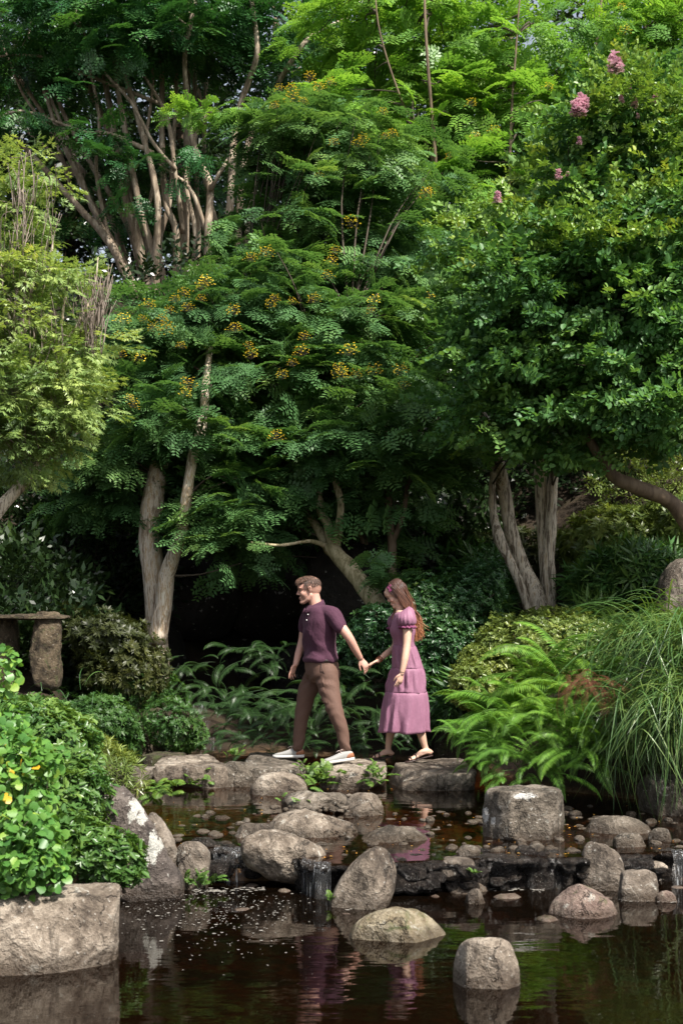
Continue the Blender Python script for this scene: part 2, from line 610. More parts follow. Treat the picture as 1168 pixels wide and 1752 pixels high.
# ================================================================= GROUND AND WATER
def sst(a, b, x):
    t = np.clip((x - a) / (b - a), 0, 1)
    return t * t * (3 - 2 * t)


def ground_h(x, y):
    p = np.stack([x, y, np.zeros_like(x)], -1)
    n = fbm(p, .7, 3, 4)
    # floor of the two pools
    h = -0.62 + .45 * sst(9.75, 10.15, y) + .05 * n
    # left bank
    lb = np.interp(y, [0, 6, 8, 9.5, 11, 13.3, 15, 18], [-1.6, -1.75, -1.75, -1.7, -1.55, -2.0, -2.4, -3.0])
    h = h + (.72 + .2 * n) * sst(0, 1, (lb - x) / .7) + .25 * sst(0, 1, (lb - .6 - x) / 3)
    rb = np.interp(y, [0, 8, 10, 11.8, 12.4, 13, 15, 18], [3.2, 3.2, 3.2, 3.1, 2.3, 1.6, 1.3, 1.2])
    h = h + (.75 + .2 * n) * sst(0, 1, (x - rb) / .8) + 1.0 * sst(0, 1, (x - rb - .6) / 3)
    # back bank and hillside, with the dark gully in the middle
    gul = np.exp(-((x + .9) / 1.5) ** 2)
    h = h + (.45 * sst(14.8, 15.8, y) + .9 * sst(15.5, 18.5, y)) * (1 - .7 * gul * (y < 21))
    h = h + 5.6 * sst(17.5, 27, y + gul * -1.5) + 3.5 * sst(27, 60, y)
    return h


def build_ground():
    def axis(lo, hi, c0, c1, step, far):
        a = np.arange(c0, c1, step)
        l = c0 - np.geomspace(step, c0 - lo, far)[::-1]
        r = c1 + np.geomspace(step, hi - c1, far)
        return np.concatenate([l, a, r])
    xs = axis(-220, 220, -5, 5, .09, 22)
    ys = axis(-60, 260, 2.5, 28, .11, 22)
    X, Y = np.meshgrid(xs, ys)
    Z = ground_h(X, Y)
    V = np.stack([X, Y, Z], -1).reshape(-1, 3)
    nx, ny = len(xs), len(ys)
    i = np.arange(ny - 1)[:, None] * nx + np.arange(nx - 1)[None]
    q = np.stack([i, i + 1, i + nx + 1, i + nx], -1).reshape(-1, 4)
    me = mesh_from(V, [q], True)
    me.materials.append(M_['soil'])
    o = link('ground', me, None); o['kind'] = 'structure'


build_ground()

# the lip of the cascade, in photograph columns and distance
LIPX = [-400, 300, 345, 470, 540, 620, 700, 830, 980, 1060, 1170, 1700]
LIPY = [10.25, 10.2, 10.15, 10.0, 9.55, 9.5, 9.62, 9.72, 9.75, 9.9, 10.0, 10.1]


def lip_y(px):
    return np.interp(px, LIPX, LIPY)


def build_water():
    pxs = np.linspace(-400, 1700, 90)
    ly = lip_y(pxs)
    lx = (pxs - 584) / F * ly
    xs = np.linspace(-6, 6, 90)
    yl = np.interp(xs, lx, ly)
    t = np.linspace(0, 1, 60)[:, None]
    Y = yl[None] * (1 - t) + 21 * t
    X = np.broadcast_to(xs[None], Y.shape)
    V = np.stack([X, Y, np.zeros_like(Y)], -1).reshape(-1, 3)
    i = np.arange(59)[:, None] * 90 + np.arange(89)[None]
    q = np.stack([i, i + 1, i + 91, i + 90], -1).reshape(-1, 4)
    o = link('upper_pond', mesh_from(V, [q], True), M_['water_up']); o['kind'] = 'structure'
    V = np.array([(-7, 1, LOW), (7, 1, LOW), (7, 10.45, LOW), (-7, 10.45, LOW)])
    o = link('lower_pool', mesh_from(V, [[(0, 1, 2, 3)]]), M_['water_low']); o['kind'] = 'structure'


build_water()

# ================================================================= ROCKS
def ico(sub):
    bm = bmesh.new()
    bmesh.ops.create_icosphere(bm, subdivisions=sub, radius=1)
    V = np.array([v.co[:] for v in bm.verts])
    T = np.array([[v.index for v in f.verts] for f in bm.faces])
    bm.free()
    return V, T


ICO = {k: ico(k) for k in (2, 3, 4, 5, 6)}


def rock_mesh(size, seed, sub=5, n=2.8, planes=9, rough=.075, taper=0.0, tilt=(0, 0), top=None, lean=0.0):
    V, T = ICO[sub]
    r = random.Random(seed)
    V = V.copy()
    rad = (np.abs(V) ** n).sum(1) ** (-1 / n)
    V = V * rad[:, None]
    for k in range(planes):
        d = np.array([r.gauss(0, 1), r.gauss(0, 1), r.gauss(0, .6)])
        d /= np.linalg.norm(d)
        o = r.uniform(.72, .92)
        e = V @ d - o
        V -= np.clip(e, 0, None)[:, None] * d * .92
    if top is not None:
        e = V[:, 2] - top
        V[:, 2] -= np.clip(e, 0, None) * .9
    V[:, :2] *= (1 - taper * (V[:, 2:3] + 1) / 2)
    V[:, 0] += lean * V[:, 2]
    s = np.asarray(size, float)
    W = V * s
    sm = float(np.mean(s))
    nr = V / (np.linalg.norm(V, axis=1)[:, None] + 1e-9)
    d = rough * sm * (1.0 * fbm(W, .9 / sm, seed, 3) + .45 * fbm(W, 4.0 / sm, seed + 5, 4, .6))
    rid = 1 - np.abs(fbm(W, 1.6 / sm, seed + 9, 3))
    d -= rough * sm * .8 * np.clip(rid - .86, 0, 1) * 5 * .35
    W = W + nr * d[:, None]
    a, b = tilt
    Rm = np.array(Matrix.Rotation(a, 3, 'X') @ Matrix.Rotation(b, 3, 'Y'))
    return W @ Rm.T, T


def rock(name, label, x0, x1, ytop, ybase, level, mat, seed, dep=.8, sub=None, cat='rock', group=None, under=.25, Y=None, zb=None, rotz=0, zt=None, diag=0, **kw):
    """photograph box of the visible rock; ybase is where its front meets the water or ground"""
    if Y is None:
        Yf = (EYE - level) * F / (ybase - HZ)
    else:
        Yf = Y
    w = (x1 - x0) / F * Yf / 2
    d = w * dep
    Yc = Yf + d * .85
    w *= Yc / Yf
    if zt is None:
        zt = EYE - (ytop - HZ) / F * (Yc + d * .25)
    z0 = (level if zb is None else zb) - under
    h = (zt - z0) / 2
    if sub is None:
        sub = 5 if (x1 - x0) > 95 else 4
    if diag:
        W, T = rock_mesh((w * 1.45, d, h * .62), seed, sub, tilt=(0, diag), **kw)
    else:
        W, T = rock_mesh((w * 1.04, d, h * 1.04), seed, sub, **kw)
    # fit the box again after the cuts
    if rotz:
        W = W @ np.array(Matrix.Rotation(rotz, 3, 'Z')).T
    lo, hi = W.min(0), W.max(0)
    W = (W - (lo + hi) / 2) / (hi - lo) * 2 * np.array([w, d, h])
    c = np.array([(((x0 + x1) / 2) - 584) / F * Yc, Yc, z0 + h])
    me = mesh_from(W + c, [T], True)
    o = link(name, me, M_[mat], loc=c)
    tag(o, label, cat, group)
    return o


G_STEP = 'stepping stones across the pond'
rock('stepping_stone', 'brownish low stone at the left end of the stepping stone row, half behind shrub', 172, 266, 1307, 1348, 0, 'rock_up', 11, 1.2, top=.5, cat='stepping stone', group=G_STEP)
rock('stepping_stone', 'largest pale flat-topped stepping stone, with a green tuft at its waterline', 266, 404, 1292, 1347, 0, 'rock_pale', 12, 1.4, n=4, zt=.215, planes=5, top=.55, cat='stepping stone', group=G_STEP)
rock('stepping_stone', 'rounded dark stone between the largest pale stepping stone and the leading shoe\'s stone', 373, 440, 1301, 1346, 0, 'rock_up', 13, 1.0, n=2.6, cat='stepping stone', group=G_STEP)
rock('stepping_stone', 'flat stepping stone under the man\'s leading shoe', 404, 525, 1294, 1335, 0, 'rock_up', 14, 2.0, n=5, zt=.180, Y=13.42, planes=5, top=.5, cat='stepping stone', group=G_STEP)
rock('boulder', 'small smooth rounded pinkish stone in the water in front of the man\'s leading shoe', 427, 527, 1319, 1361, 0, 'rock_pale', 15, .7, n=2.3, planes=3, rough=.03)
rock('stepping_stone', 'flat stepping stone under the man\'s rear shoe and the woman\'s front sandal', 547, 662, 1290, 1349, 0, 'rock_pale', 16, 2.0, n=5, zt=.183, planes=5, top=.6, cat='stepping stone', group=G_STEP)
rock('stepping_stone', 'flat stepping stone under the woman\'s rear sandal at the right end of the row', 660, 808, 1295, 1351, 0, 'rock_pale', 17, 1.5, n=5, zt=.188, planes=5, top=.55, cat='stepping stone', group=G_STEP)
rock('rock', 'dark sloping rock with a green tuft in mid pond below the man', 480, 602, 1349, 1387, 0, 'rock_up', 18, .8, n=2.6, planes=9)
rock('rock', 'pale wedge-shaped rock touching the right of the dark sloping mid-pond rock', 585, 658, 1355, 1396, 0, 'rock_pale', 19, .9, planes=9)
rock('rock', 'broad low grey slab with gravel on it in the middle of the upper pond', 455, 618, 1380, 1432, 0, 'rock_pale', 20, .75, n=2.4, planes=10, cat='rock slab')
rock('rock', 'long low slab barely above the water under the pink dress reflection', 598, 740, 1408, 1441, 0, 'rock_up', 21, .6, n=2.3, cat='rock slab')
rock('rock', 'angular pale rock with cracked faces at the left of the small waterfall', 410, 560, 1418, 1503, LOW, 'rock_low', 22, .5, n=1.9, planes=14, under=.06, zb=-.14, rough=.09, Y=9.72, lean=-.3)
rock('boulder', 'oblong rounded grey boulder leaning over the right of the small waterfall', 560, 678, 1447, 1556, LOW, 'rock_low', 23, .75, n=2.2, planes=3, rough=.04, diag=-.72)
rock('rock', 'reddish brown square rock between the lichen boulder and the left cascade', 302, 360, 1438, 1494, LOW, 'rock_brown', 24, .9, under=.2, Y=9.75)
lich = rock('boulder', 'tall dark boulder with white lichen patches beside the left shrub', 125, 318, 1340, 1542, LOW, 'rock_lichen', 25, .7, n=2.2, planes=11, lean=-.25, taper=.28, rough=.075, sub=5, rotz=-.3)
rock('boulder', 'grey rock shoulder with vertical pale streaks against the tall lichen boulder', 232, 304, 1388, 1505, LOW, 'rock_brown', 26, .9, n=2.3, Y=9.7)
rock('boulder', 'big flat-topped tan boulder at the bottom left edge of the pool', -260, 196, 1520, 1678, LOW, 'rock_low', 27, .5, n=3.2, planes=8, top=.5, rough=.045, sub=5, under=.5, rotz=.72)
rock('boulder', 'domed mossy beige rock standing alone in the lower pool under the cascade', 594, 766, 1551, 1612, LOW, 'rock_green', 28, .62, n=2.1, planes=9, rough=.045)
rock('boulder', 'blocky pale pink rock nearest the viewer in the lower pool', 775, 889, 1603, 1692, LOW, 'rock_low', 29, .72, n=3.4, planes=8, rough=.03)
rock('boulder', 'pyramid-shaped reddish rock in the lower pool on the right', 936, 1059, 1511, 1571, LOW, 'rock_pink', 30, .75, n=1.7, planes=10, rough=.05)
rock('boulder', 'upright egg-shaped speckled boulder at the right end of the ledge', 990, 1068, 1437, 1524, LOW, 'rock_brown', 31, .85, n=2.6, planes=8)
rock('boulder', 'rounded rock with green moss specks below the egg-shaped boulder', 1052, 1131, 1487, 1542, LOW, 'rock_brown', 32, .8, n=2.5, planes=8)
rock('boulder', 'large cube-shaped brown boulder with white bird marks in the upper pond', 824, 970, 1346, 1437, 0, 'rock_up', 33, .85, n=3.4, planes=8, top=.75, rough=.055, sub=5, rotz=.16)
rock('rock', 'long low flat rock right of the cube-shaped boulder', 988, 1117, 1394, 1427, 0, 'rock_up', 34, .6, n=2.3)
rock('boulder', 'rounded boulder under the hanging grass at the right edge', 1090, 1215, 1322, 1395, 0, 'rock_up', 35, .8, n=3)
rock('rock', 'small pale upright stone right of the dress reflection', 782, 822, 1445, 1470, 0, 'rock_up', 36, .9, n=2.4, Y=9.75, zb=-.02, under=.03)
rock('rock', 'small pointed stone standing on the ledge below the cube-shaped boulder', 903, 932, 1443, 1472, 0, 'rock_up', 37, .9, n=2.2, Y=9.85, zb=-.02, under=.03)
rock('rock', 'grey lump rock at the far right of the upper pond', 1107, 1158, 1416, 1441, 0, 'rock_up', 38, .9)
rock('rock', 'wet grey sloping stone between the oblong boulder and the ledge', 748, 815, 1465, 1500, 0, 'rock_brown', 39, .9, planes=9, Y=9.6, zb=-.12, under=.03)
rock('rock', 'flat brown stone at the foot of the cascade below the ledge', 766, 842, 1506, 1530, LOW, 'rock_brown', 40, .7)
rock('rock', 'small pointed brown stone at the water in front of the cascade', 793, 831, 1519, 1547, LOW, 'rock_brown', 41, .8, n=2.1)
rock('rock', 'tan stone with a pale patch at the far right above the ledge', 1099, 1142, 1473, 1501, 0, 'rock_low', 42, .8, Y=9.9, zb=-.12, under=.02)
rock('rock', 'low stone wall end left of the grey lump rock', 1048, 1108, 1424, 1450, 0, 'rock_up', 43, .6)
rock('rock', 'orange brown stone at the waterline on the right edge', 1118, 1160, 1523, 1545, LOW, 'rock_pink', 44, .7)
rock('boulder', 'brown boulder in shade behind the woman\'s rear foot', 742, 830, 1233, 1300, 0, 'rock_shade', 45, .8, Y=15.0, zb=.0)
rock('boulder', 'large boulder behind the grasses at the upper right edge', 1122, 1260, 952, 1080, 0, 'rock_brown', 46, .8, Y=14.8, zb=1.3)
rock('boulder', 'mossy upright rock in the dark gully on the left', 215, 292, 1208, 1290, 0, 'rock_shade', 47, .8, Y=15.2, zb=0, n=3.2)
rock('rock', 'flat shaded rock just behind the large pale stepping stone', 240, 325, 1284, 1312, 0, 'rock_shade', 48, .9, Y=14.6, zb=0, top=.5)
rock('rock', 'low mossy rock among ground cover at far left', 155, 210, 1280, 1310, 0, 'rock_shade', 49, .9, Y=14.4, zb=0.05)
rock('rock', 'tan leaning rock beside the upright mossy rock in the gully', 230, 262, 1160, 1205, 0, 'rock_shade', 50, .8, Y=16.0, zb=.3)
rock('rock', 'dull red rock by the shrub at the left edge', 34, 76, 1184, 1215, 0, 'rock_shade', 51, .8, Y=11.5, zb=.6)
rock('rock', 'dark brown stone in the upper pond behind the gravel slab', 395, 470, 1407, 1436, 0, 'rock_brown', 52, .7)
# far-bank grotto: a boulder wall put here to darken the recess, shade in its colour
gr = random.Random(5)
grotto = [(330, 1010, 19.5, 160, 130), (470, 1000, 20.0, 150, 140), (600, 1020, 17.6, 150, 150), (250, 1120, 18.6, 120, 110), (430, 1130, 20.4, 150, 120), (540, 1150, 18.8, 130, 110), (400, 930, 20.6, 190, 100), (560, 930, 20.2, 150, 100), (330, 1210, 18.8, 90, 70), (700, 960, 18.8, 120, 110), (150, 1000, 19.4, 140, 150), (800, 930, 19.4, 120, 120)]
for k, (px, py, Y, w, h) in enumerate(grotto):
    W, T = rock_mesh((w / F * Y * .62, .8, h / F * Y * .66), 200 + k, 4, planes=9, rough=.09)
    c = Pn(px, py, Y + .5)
    tag(link('boulder', mesh_from(W + c, [T], True), M_['rock_cave'], loc=c), 'boulder coloured black for shade in the rock wall behind the couple', 'rock', 'dark boulders of the shaded rock wall')

# wet ledge stones of the cascade
lr = random.Random(8)
for k in range(92):
    px = lr.choice([lr.uniform(335, 440), lr.uniform(660, 800), lr.uniform(660, 1000), lr.uniform(660, 1000), lr.uniform(1070, 1190)])
    y = float(lip_y(px)) + lr.uniform(-.12, .30)
    s = lr.uniform(.03, .075) * (1.0 if lr.random() < .8 else 1.7)
    z = lr.uniform(-.17, -.06) if y < lip_y(px) + .05 else lr.uniform(-.10, -.03)
    W, T = rock_mesh((s * lr.uniform(1, 1.8), s * 1.1, s * lr.uniform(.6, .95)), 300 + k, 3, planes=6, rough=.09)
    c = np.array([(px - 584) / F * y, y, z])
    tag(link('cascade_stone', mesh_from(W + c, [T], True), M_['rock_black'], loc=c), 'wet black stone wedged in the low cascade between the two pools', 'stone', 'wet black stones of the low cascade')


def ledge(name, label, x0, x1, Yoff, h, seed):
    xs = np.linspace(x0, x1, 60)
    R = []
    for k, px in enumerate(xs):
        y = float(lip_y(px)) + Yoff
        x = (px - 584) / F * y
        prof = [(-.03, -.012), (-.045, -.035), (.01, -.07), (.03, -.14), (.02, -.6), (.5, -.6), (.5, -.03), (.2, -.012), (.08, -.006)]
        R.append([(x, y + a, b) for a, b in prof])
    R = np.array(R)
    nz = fbm(R, 9, seed, 4)
    R[..., 1] += .09 * nz
    R[..., 2] += .018 * fbm(R, 8, seed + 3, 3)
    mb = MB(); mb.rings(R)
    o = link(name, mb.mesh(True), M_['rock_black'], loc=R[30, 0])
    tag(o, label, 'rock ledge')


ledge('rock_ledge', 'long wet black ledge with thin falls left of the egg-shaped boulder', 655, 1005, 0, .2, 3)
ledge('rock_ledge', 'short wet black ledge behind the small curtain of falling water', 470, 610, 0, .2, 5)
ledge('rock_ledge', 'short dark ledge with falls right of the reddish brown square rock', 330, 470, 0, .2, 7)
ledge('rock_ledge', 'dark wet ledge at the right edge of the pool', 1040, 1330, 0, .2, 9)
ledge('rock_ledge', 'dark ledge under the shrubs at the left bank', 60, 330, 0.05, .2, 13)


def fall(label, x0, x1, dz=-.01):
    xs = np.linspace(x0, x1, 14)
    R = []
    for px in xs:
        y = float(lip_y(px)) - .055
        x = (px - 584) / F * y
        R.append([(x, y + .10, .004), (x, y + .03, .003), (x, y - .01, -.015), (x, y - .03, -.06), (x, y - .04, -.13), (x, y - .045, LOW - .005)])
    R = np.array(R)
    R[..., 1] += .014 * vnoise(R * [1, 0, .2], 30, 3)
    n = R.shape[1]
    i = np.arange(len(xs) - 1)[:, None] * n + np.arange(n - 1)[None]
    q = np.stack([i, i + n, i + n + 1, i + 1], -1).reshape(-1, 4)
    o = link('waterfall', mesh_from(R.reshape(-1, 3), [q], True), M_['fall']); o['kind'] = 'structure'


for a in ((516, 566), (366, 420), (1150, 1170)):
    fall('', *a)
for k in range(3):      # thin falls in the gully behind the stepping stones
    xs = np.linspace(330 + 8 * k, 352 + 8 * k, 5)
    R = np.array([[Pn(px, 1205 + 28 * k + s * 24, 17.0 - .6 * k) for s in (0, .3, .7, 1)] for px in xs])
    i = np.arange(4)[:, None] * 4 + np.arange(3)[None]
    q = np.stack([i, i + 4, i + 5, i + 1], -1).reshape(-1, 4)
    o = link('waterfall', mesh_from(R.reshape(-1, 3), [q], True), M_['fall']); o['kind'] = 'structure'

# pebbles and gravel: countless
mb = MB()
pr = random.Random(4)
V2, T2 = ICO[2]


def pebble(mb, c, s, r=None):
    q = V2 * np.array([s * pr.uniform(.8, 1.5), s, s * pr.uniform(.4, .75)]) * (1 + .18 * vnoise(V2 + pr.uniform(0, 90), 1.6, 2))[:, None]
    a = pr.uniform(0, 6.28)
    Rz = np.array([[math.cos(a), -math.sin(a), 0], [math.sin(a), math.cos(a), 0], [0, 0, 1]])
    mb.add(q @ Rz.T + c, t=T2)


for k in range(170):
    px = pr.gauss(555, 40); py = pr.gauss(1388, 7)
    y = EYE * F / (py - HZ) + .1
    pebble(mb, np.array([(px - 584) / F * y, y, .035 + pr.uniform(-.01, .02)]), pr.uniform(.01, .035))
for k in range(420):
    px = pr.uniform(300, 1190); py = pr.choice([pr.gauss(1420, 14), pr.gauss(1445, 12), pr.gauss(1400, 8)])
    y = EYE * F / (py - HZ)
    if y < lip_y(px) + .05:
        continue
    pebble(mb, np.array([(px - 584) / F * y, y, pr.uniform(-.04, .006)]), pr.uniform(.012, .05))
o = link('gravel', mb.mesh(True), M_['rock_up'], loc=(0, 11, 0), kind='stuff')
tag(o, 'small pebbles and gravel scattered over the slab and shallow upper pond', 'gravel')
mb = MB()
for k in range(260):
    px = pr.uniform(300, 1190); y = pr.uniform(8.6, 10.0)
    if y > lip_y(px) - .02:
        continue
    pebble(mb, np.array([(px - 584) / F * y, y, pr.uniform(LOW - .22, LOW - .02)]), pr.uniform(.02, .085))
o = link('pool_gravel', mb.mesh(True), M_['rock_pink'], loc=(0, 9, LOW), kind='stuff')
tag(o, 'reddish stones lying under the water at the foot of the cascade', 'gravel')

# foam
mb = MB()
for k in range(520):
    px = pr.gauss(370, 85); py = 1528 + abs(pr.gauss(0, 48))
    if not 190 < px < 560: continue
    y = (EYE - LOW) * F / (py - HZ)
    x = (px - 584) / F * y
    s = pr.uniform(.0015, .0055) * (1.0 if pr.random() < .9 else 1.8)
    th = np.arange(7) / 7 * 6.283
    e = pr.uniform(.6, 1)
    mb.add(np.stack([x + s * 1.4 * np.cos(th), y + s * e * 1.6 * np.sin(th), np.full(7, LOW + .004)], -1), t=[(0, i, i + 1) for i in range(1, 6)])
for (x0, x1, py, amp) in ((190, 312, 1540, -22), (400, 520, 1521, 5), (560, 625, 1553, 2), (790, 1000, 1521, 3), (300, 400, 1524, 2), (1060, 1168, 1540, 3), (520, 600, 1527, 2)):
    for k in range(int((x1 - x0) * .8)):
        px = pr.uniform(x0, x1); t = (px - x0) / (x1 - x0)
        if vnoise(np.array([px, 0, 0]), .05, 4) < -.1: continue
        q = py + amp * t * t + pr.gauss(0, 1.8)
        y = (EYE - LOW) * F / (q - HZ); x = (px - 584) / F * y
        s = pr.uniform(.002, .009)
        th = np.arange(7) / 7 * 6.283
        mb.add(np.stack([x + s * 2.0 * np.cos(th), y + s * 1.2 * np.sin(th), np.full(7, LOW + .004 + pr.random() * .002)], -1), t=[(0, i, i + 1) for i in range(1, 6)])
o = link('foam', mb.mesh(False), M_['foam'], loc=(0, 9, LOW), kind='stuff')
tag(o, 'white foam flecks drifting on the dark lower pool', 'foam')


# ================================================================= LEAVES
def quad_leaf(p, d, s, l, w, up=(0, 0, 1), droop=0.0):
    p, d, s = np.array(p, float), np.array(d, float), np.array(s, float)
    up = np.array(up, float)
    return [p, p + d * l * .45 + s * w / 2 + up * droop * .3, p + d * l - up * droop, p + d * l * .45 - s * w / 2 + up * droop * .3]


def tmpl_pinnate(seed, npin=3, nleaf=4, L=.42, leaf=.19, wid=.092):
    r = random.Random(seed)
    V, Q = [], []
    pins = [(0.25 + .75 * k / npin, s) for k in range(npin) for s in (-1, 1)] + [(1.0, 0)]
    for (t, s) in pins:
        base = np.array([t * .6, 0, -.10 * t * t])
        ang = s * r.uniform(.7, 1.05)
        d = np.array([math.cos(ang), math.sin(ang), 0])
        for k in range(nleaf):
            u = (k + .7) / nleaf
            p = base + d * L * u + np.array([0, 0, -.10 * u * u])
            dz = -.2 * u
            for s2 in (-1, 1):
                sd = np.array([-d[1], d[0], 0]) * s2
                dd = d * .45 + sd * .9 + np.array([0, 0, dz + r.uniform(-.2, .2)])
                dd /= np.linalg.norm(dd)
                b = len(V)
                V += quad_leaf(p, dd, np.cross(dd, (0, 0, 1)), leaf * (1 - .25 * abs(u - .5)) * r.uniform(.85, 1.15), wid, droop=.003)
                Q.append((b, b + 1, b + 2, b + 3))
    V = np.array(V)
    V /= V[:, 0].max()
    return V, np.array(Q)


def tmpl_twig(seed, n=9, leaf=.20, wid=.135, oval=True, spread=1.0, stemcurve=-.12, up=.35):
    """oval leaves of two quads folded along the midrib, alternating on a twig"""
    r = random.Random(seed)
    V, Q = [], []
    for k in range(n):
        t = (k + .5) / n
        a = (1 if k % 2 else -1) * r.uniform(.7, 1.3) * spread * (1 - .6 * (t > .9))
        p = np.array([t * .85, 0, stemcurve * t * t + r.uniform(-.05, .05)])
        dd = np.array([math.cos(a), math.sin(a), up + r.uniform(-.7, .5)]); dd /= np.linalg.norm(dd)
        s = np.cross(dd, (0, 0, 1)); s /= np.linalg.norm(s)
        s = s + np.array([0, 0, r.uniform(-.8, .8)]); s /= np.linalg.norm(s)
        u = np.cross(s, dd)
        l, w = leaf * r.uniform(.75, 1.15), wid * r.uniform(.85, 1.1)
        b = len(V)
        if oval:
            V += [p, p + dd * l * .28 + s * w * .5 + u * w * .12, p + dd * l * .72 + s * w * .42 + u * w * .1, p + dd * l - u * l * .12,
                  p + dd * l * .72 - s * w * .42 + u * w * .1, p + dd * l * .28 - s * w * .5 + u * w * .12]
            Q += [(b, b + 1, b + 2, b + 3), (b, b + 3, b + 4, b + 5)]
        else:
            V += quad_leaf(p, dd, s, l, w, u, .01)
            Q += [(b, b + 1, b + 2, b + 3)]
    return np.array(V), np.array(Q)


def tmpl_star(seed, n=7):
    r = random.Random(seed)
    V, Q = [], []
    for k in range(n):
        t = (k + .6) / n
        a = (1 if k % 2 else -1) * r.uniform(.5, 1.4)
        p = np.array([t * .7, 0, -.05 * t])
        d0 = np.array([math.cos(a), math.sin(a), r.uniform(-.3, .3)]); d0 /= np.linalg.norm(d0)
        c = p + d0 * .08
        for f in (-.9, -.35, .3, .85):
            s0 = np.cross(d0, (0, 0, 1)); s0 /= np.linalg.norm(s0)
            dd = d0 * math.cos(f) + s0 * math.sin(f) + np.array([0, 0, -.25 + r.uniform(-.15, .15)])
            dd /= np.linalg.norm(dd)
            b = len(V)
            V += quad_leaf(c, dd, np.cross(dd, (0, 0, 1)), .27 * (1 - .3 * abs(f)), .058)
            Q.append((b, b + 1, b + 2, b + 3))
    return np.array(V), np.array(Q)


def tmpl_rosette(seed, n=9, leaf=1.0, wid=.32, lift=.5):
    r = random.Random(seed)
    V, Q = [], []
    for k in range(n):
        a = k * 2.4 + r.uniform(-.3, .3)
        e = r.uniform(.1, 1.0) * lift
        # local x is the direction out of the bush
        dd = np.array([e + .15, math.cos(a), math.sin(a)]); dd /= np.linalg.norm(dd)
        s = np.cross(dd, (1, 0, 0)); s /= np.linalg.norm(s)
        b = len(V)
        l = leaf * r.uniform(.7, 1.1)
        u = np.cross(s, dd)
        V += quad_leaf((r.uniform(0, .3), 0, 0), dd, s, l, wid * l, u, .06 * l)
        Q.append((b, b + 1, b + 2, b + 3))
    return np.array(V), np.array(Q)


def frames(D, roll=.5, up=None):
    """rotation matrices with x along D and z near up"""
    D = D / (np.linalg.norm(D, axis=1)[:, None] + 1e-9)
    U = np.tile([0, 0, 1.0], (len(D), 1)) if up is None else up
    U = U + rng.normal(0, roll, D.shape)
    S = np.cross(U, D)
    S /= np.linalg.norm(S, axis=1)[:, None] + 1e-9
    Z = np.cross(D, S)
    return np.stack([D, S, Z], -1)


def scatter(tmpls, pos, R, sc, rnd=None, jit=.25):
    """merge copies of leaf templates; returns a mesh"""
    n = len(pos)
    if rnd is None:
        rnd = rng.random(n)
    which = rng.integers(0, len(tmpls), n)
    Vs, Qs, Rs, off = [], [], [], 0
    for t, (tv, tq) in enumerate(tmpls):
        I = np.where(which == t)[0]
        if not len(I):
            continue
        V = np.einsum('kij,nj->kni', R[I], tv) * sc[I][:, None, None] + pos[I][:, None]
        q = tq[None] + (np.arange(len(I)) * len(tv))[:, None, None] + off
        off += len(I) * len(tv)
        Vs.append(V.reshape(-1, 3)); Qs.append(q.reshape(-1, 4))
        Rs.append((rnd[I][:, None] * (1 - jit) + rng.random((len(I), len(tq))) * jit).ravel())
    return mesh_from(np.vstack(Vs), [np.vstack(Qs)], False, np.concatenate(Rs))


def blob_points(blobs, n, shell=.6):
    """points in ellipsoids given in photograph pixels: (px,py,Y,rx,ry,rY metres)"""
    w = np.array([b[3] * b[4] for b in blobs], float)
    k = rng.choice(len(blobs), n, p=w / w.sum())
    B = np.array(blobs, float)[k]
    d = rng.normal(size=(n, 3)); d /= np.linalg.norm(d, axis=1)[:, None]
    r = np.where(rng.random(n) < shell, rng.uniform(.8, 1.0, n), rng.uniform(.2, .9, n))
    m = B[:, 2] / F
    C = np.stack([(B[:, 0] - 584) * m, B[:, 2], EYE - (B[:, 1] - HZ) * m], -1)
    S = np.stack([B[:, 3] * m, B[:, 5], B[:, 4] * m], -1)
    N = d / S; N /= np.linalg.norm(N, axis=1)[:, None]
    return C + d * S * r[:, None], N


def limb_sets(mb, limbs, seed=0, sides=9, jit=.10):
    out = []
    for L in limbs:
        pts = [Pn(p[0], p[1], p[2]) for p in L]
        rad = [p[3] for p in L]
        a, b = catmull(pts, rad, 5)
        a = a + .3 * b.max() * np.stack([fbm(a, 1.2, seed + 1, 2), fbm(a, 1.2, seed + 2, 2), 0 * b], -1)
        mb.tube(a, b, sides, jit=jit, seed=seed)
        out.append((a, b))
        seed += 1
    return out


def twigs(mb, curves, targets, r0=.014, seed=0, limit=8.0, minr=.004):
    """thin boughs from the nearest limb point to each foliage clump"""
    A = np.vstack([c[0] for c in curves])
    for t in targets:
        d = A - t
        d2 = (d ** 2).sum(1) + np.where(A[:, 2] > t[2] - .1, 3.0, 0)     # start from below
        k = int(np.argmin(d2))
        s = A[k]
        if np.linalg.norm(s - t) > limit:
            continue
        m = (s + t) / 2 + rng.normal(0, .08, 3) + np.array([0, 0, .10 * np.linalg.norm(s - t)])
        a, b = catmull([s, m, t], [r0 * (1 + .25 * np.linalg.norm(s - t)), r0 * .8, minr], 4)
        mb.tube(a, b, 4, caps=False)


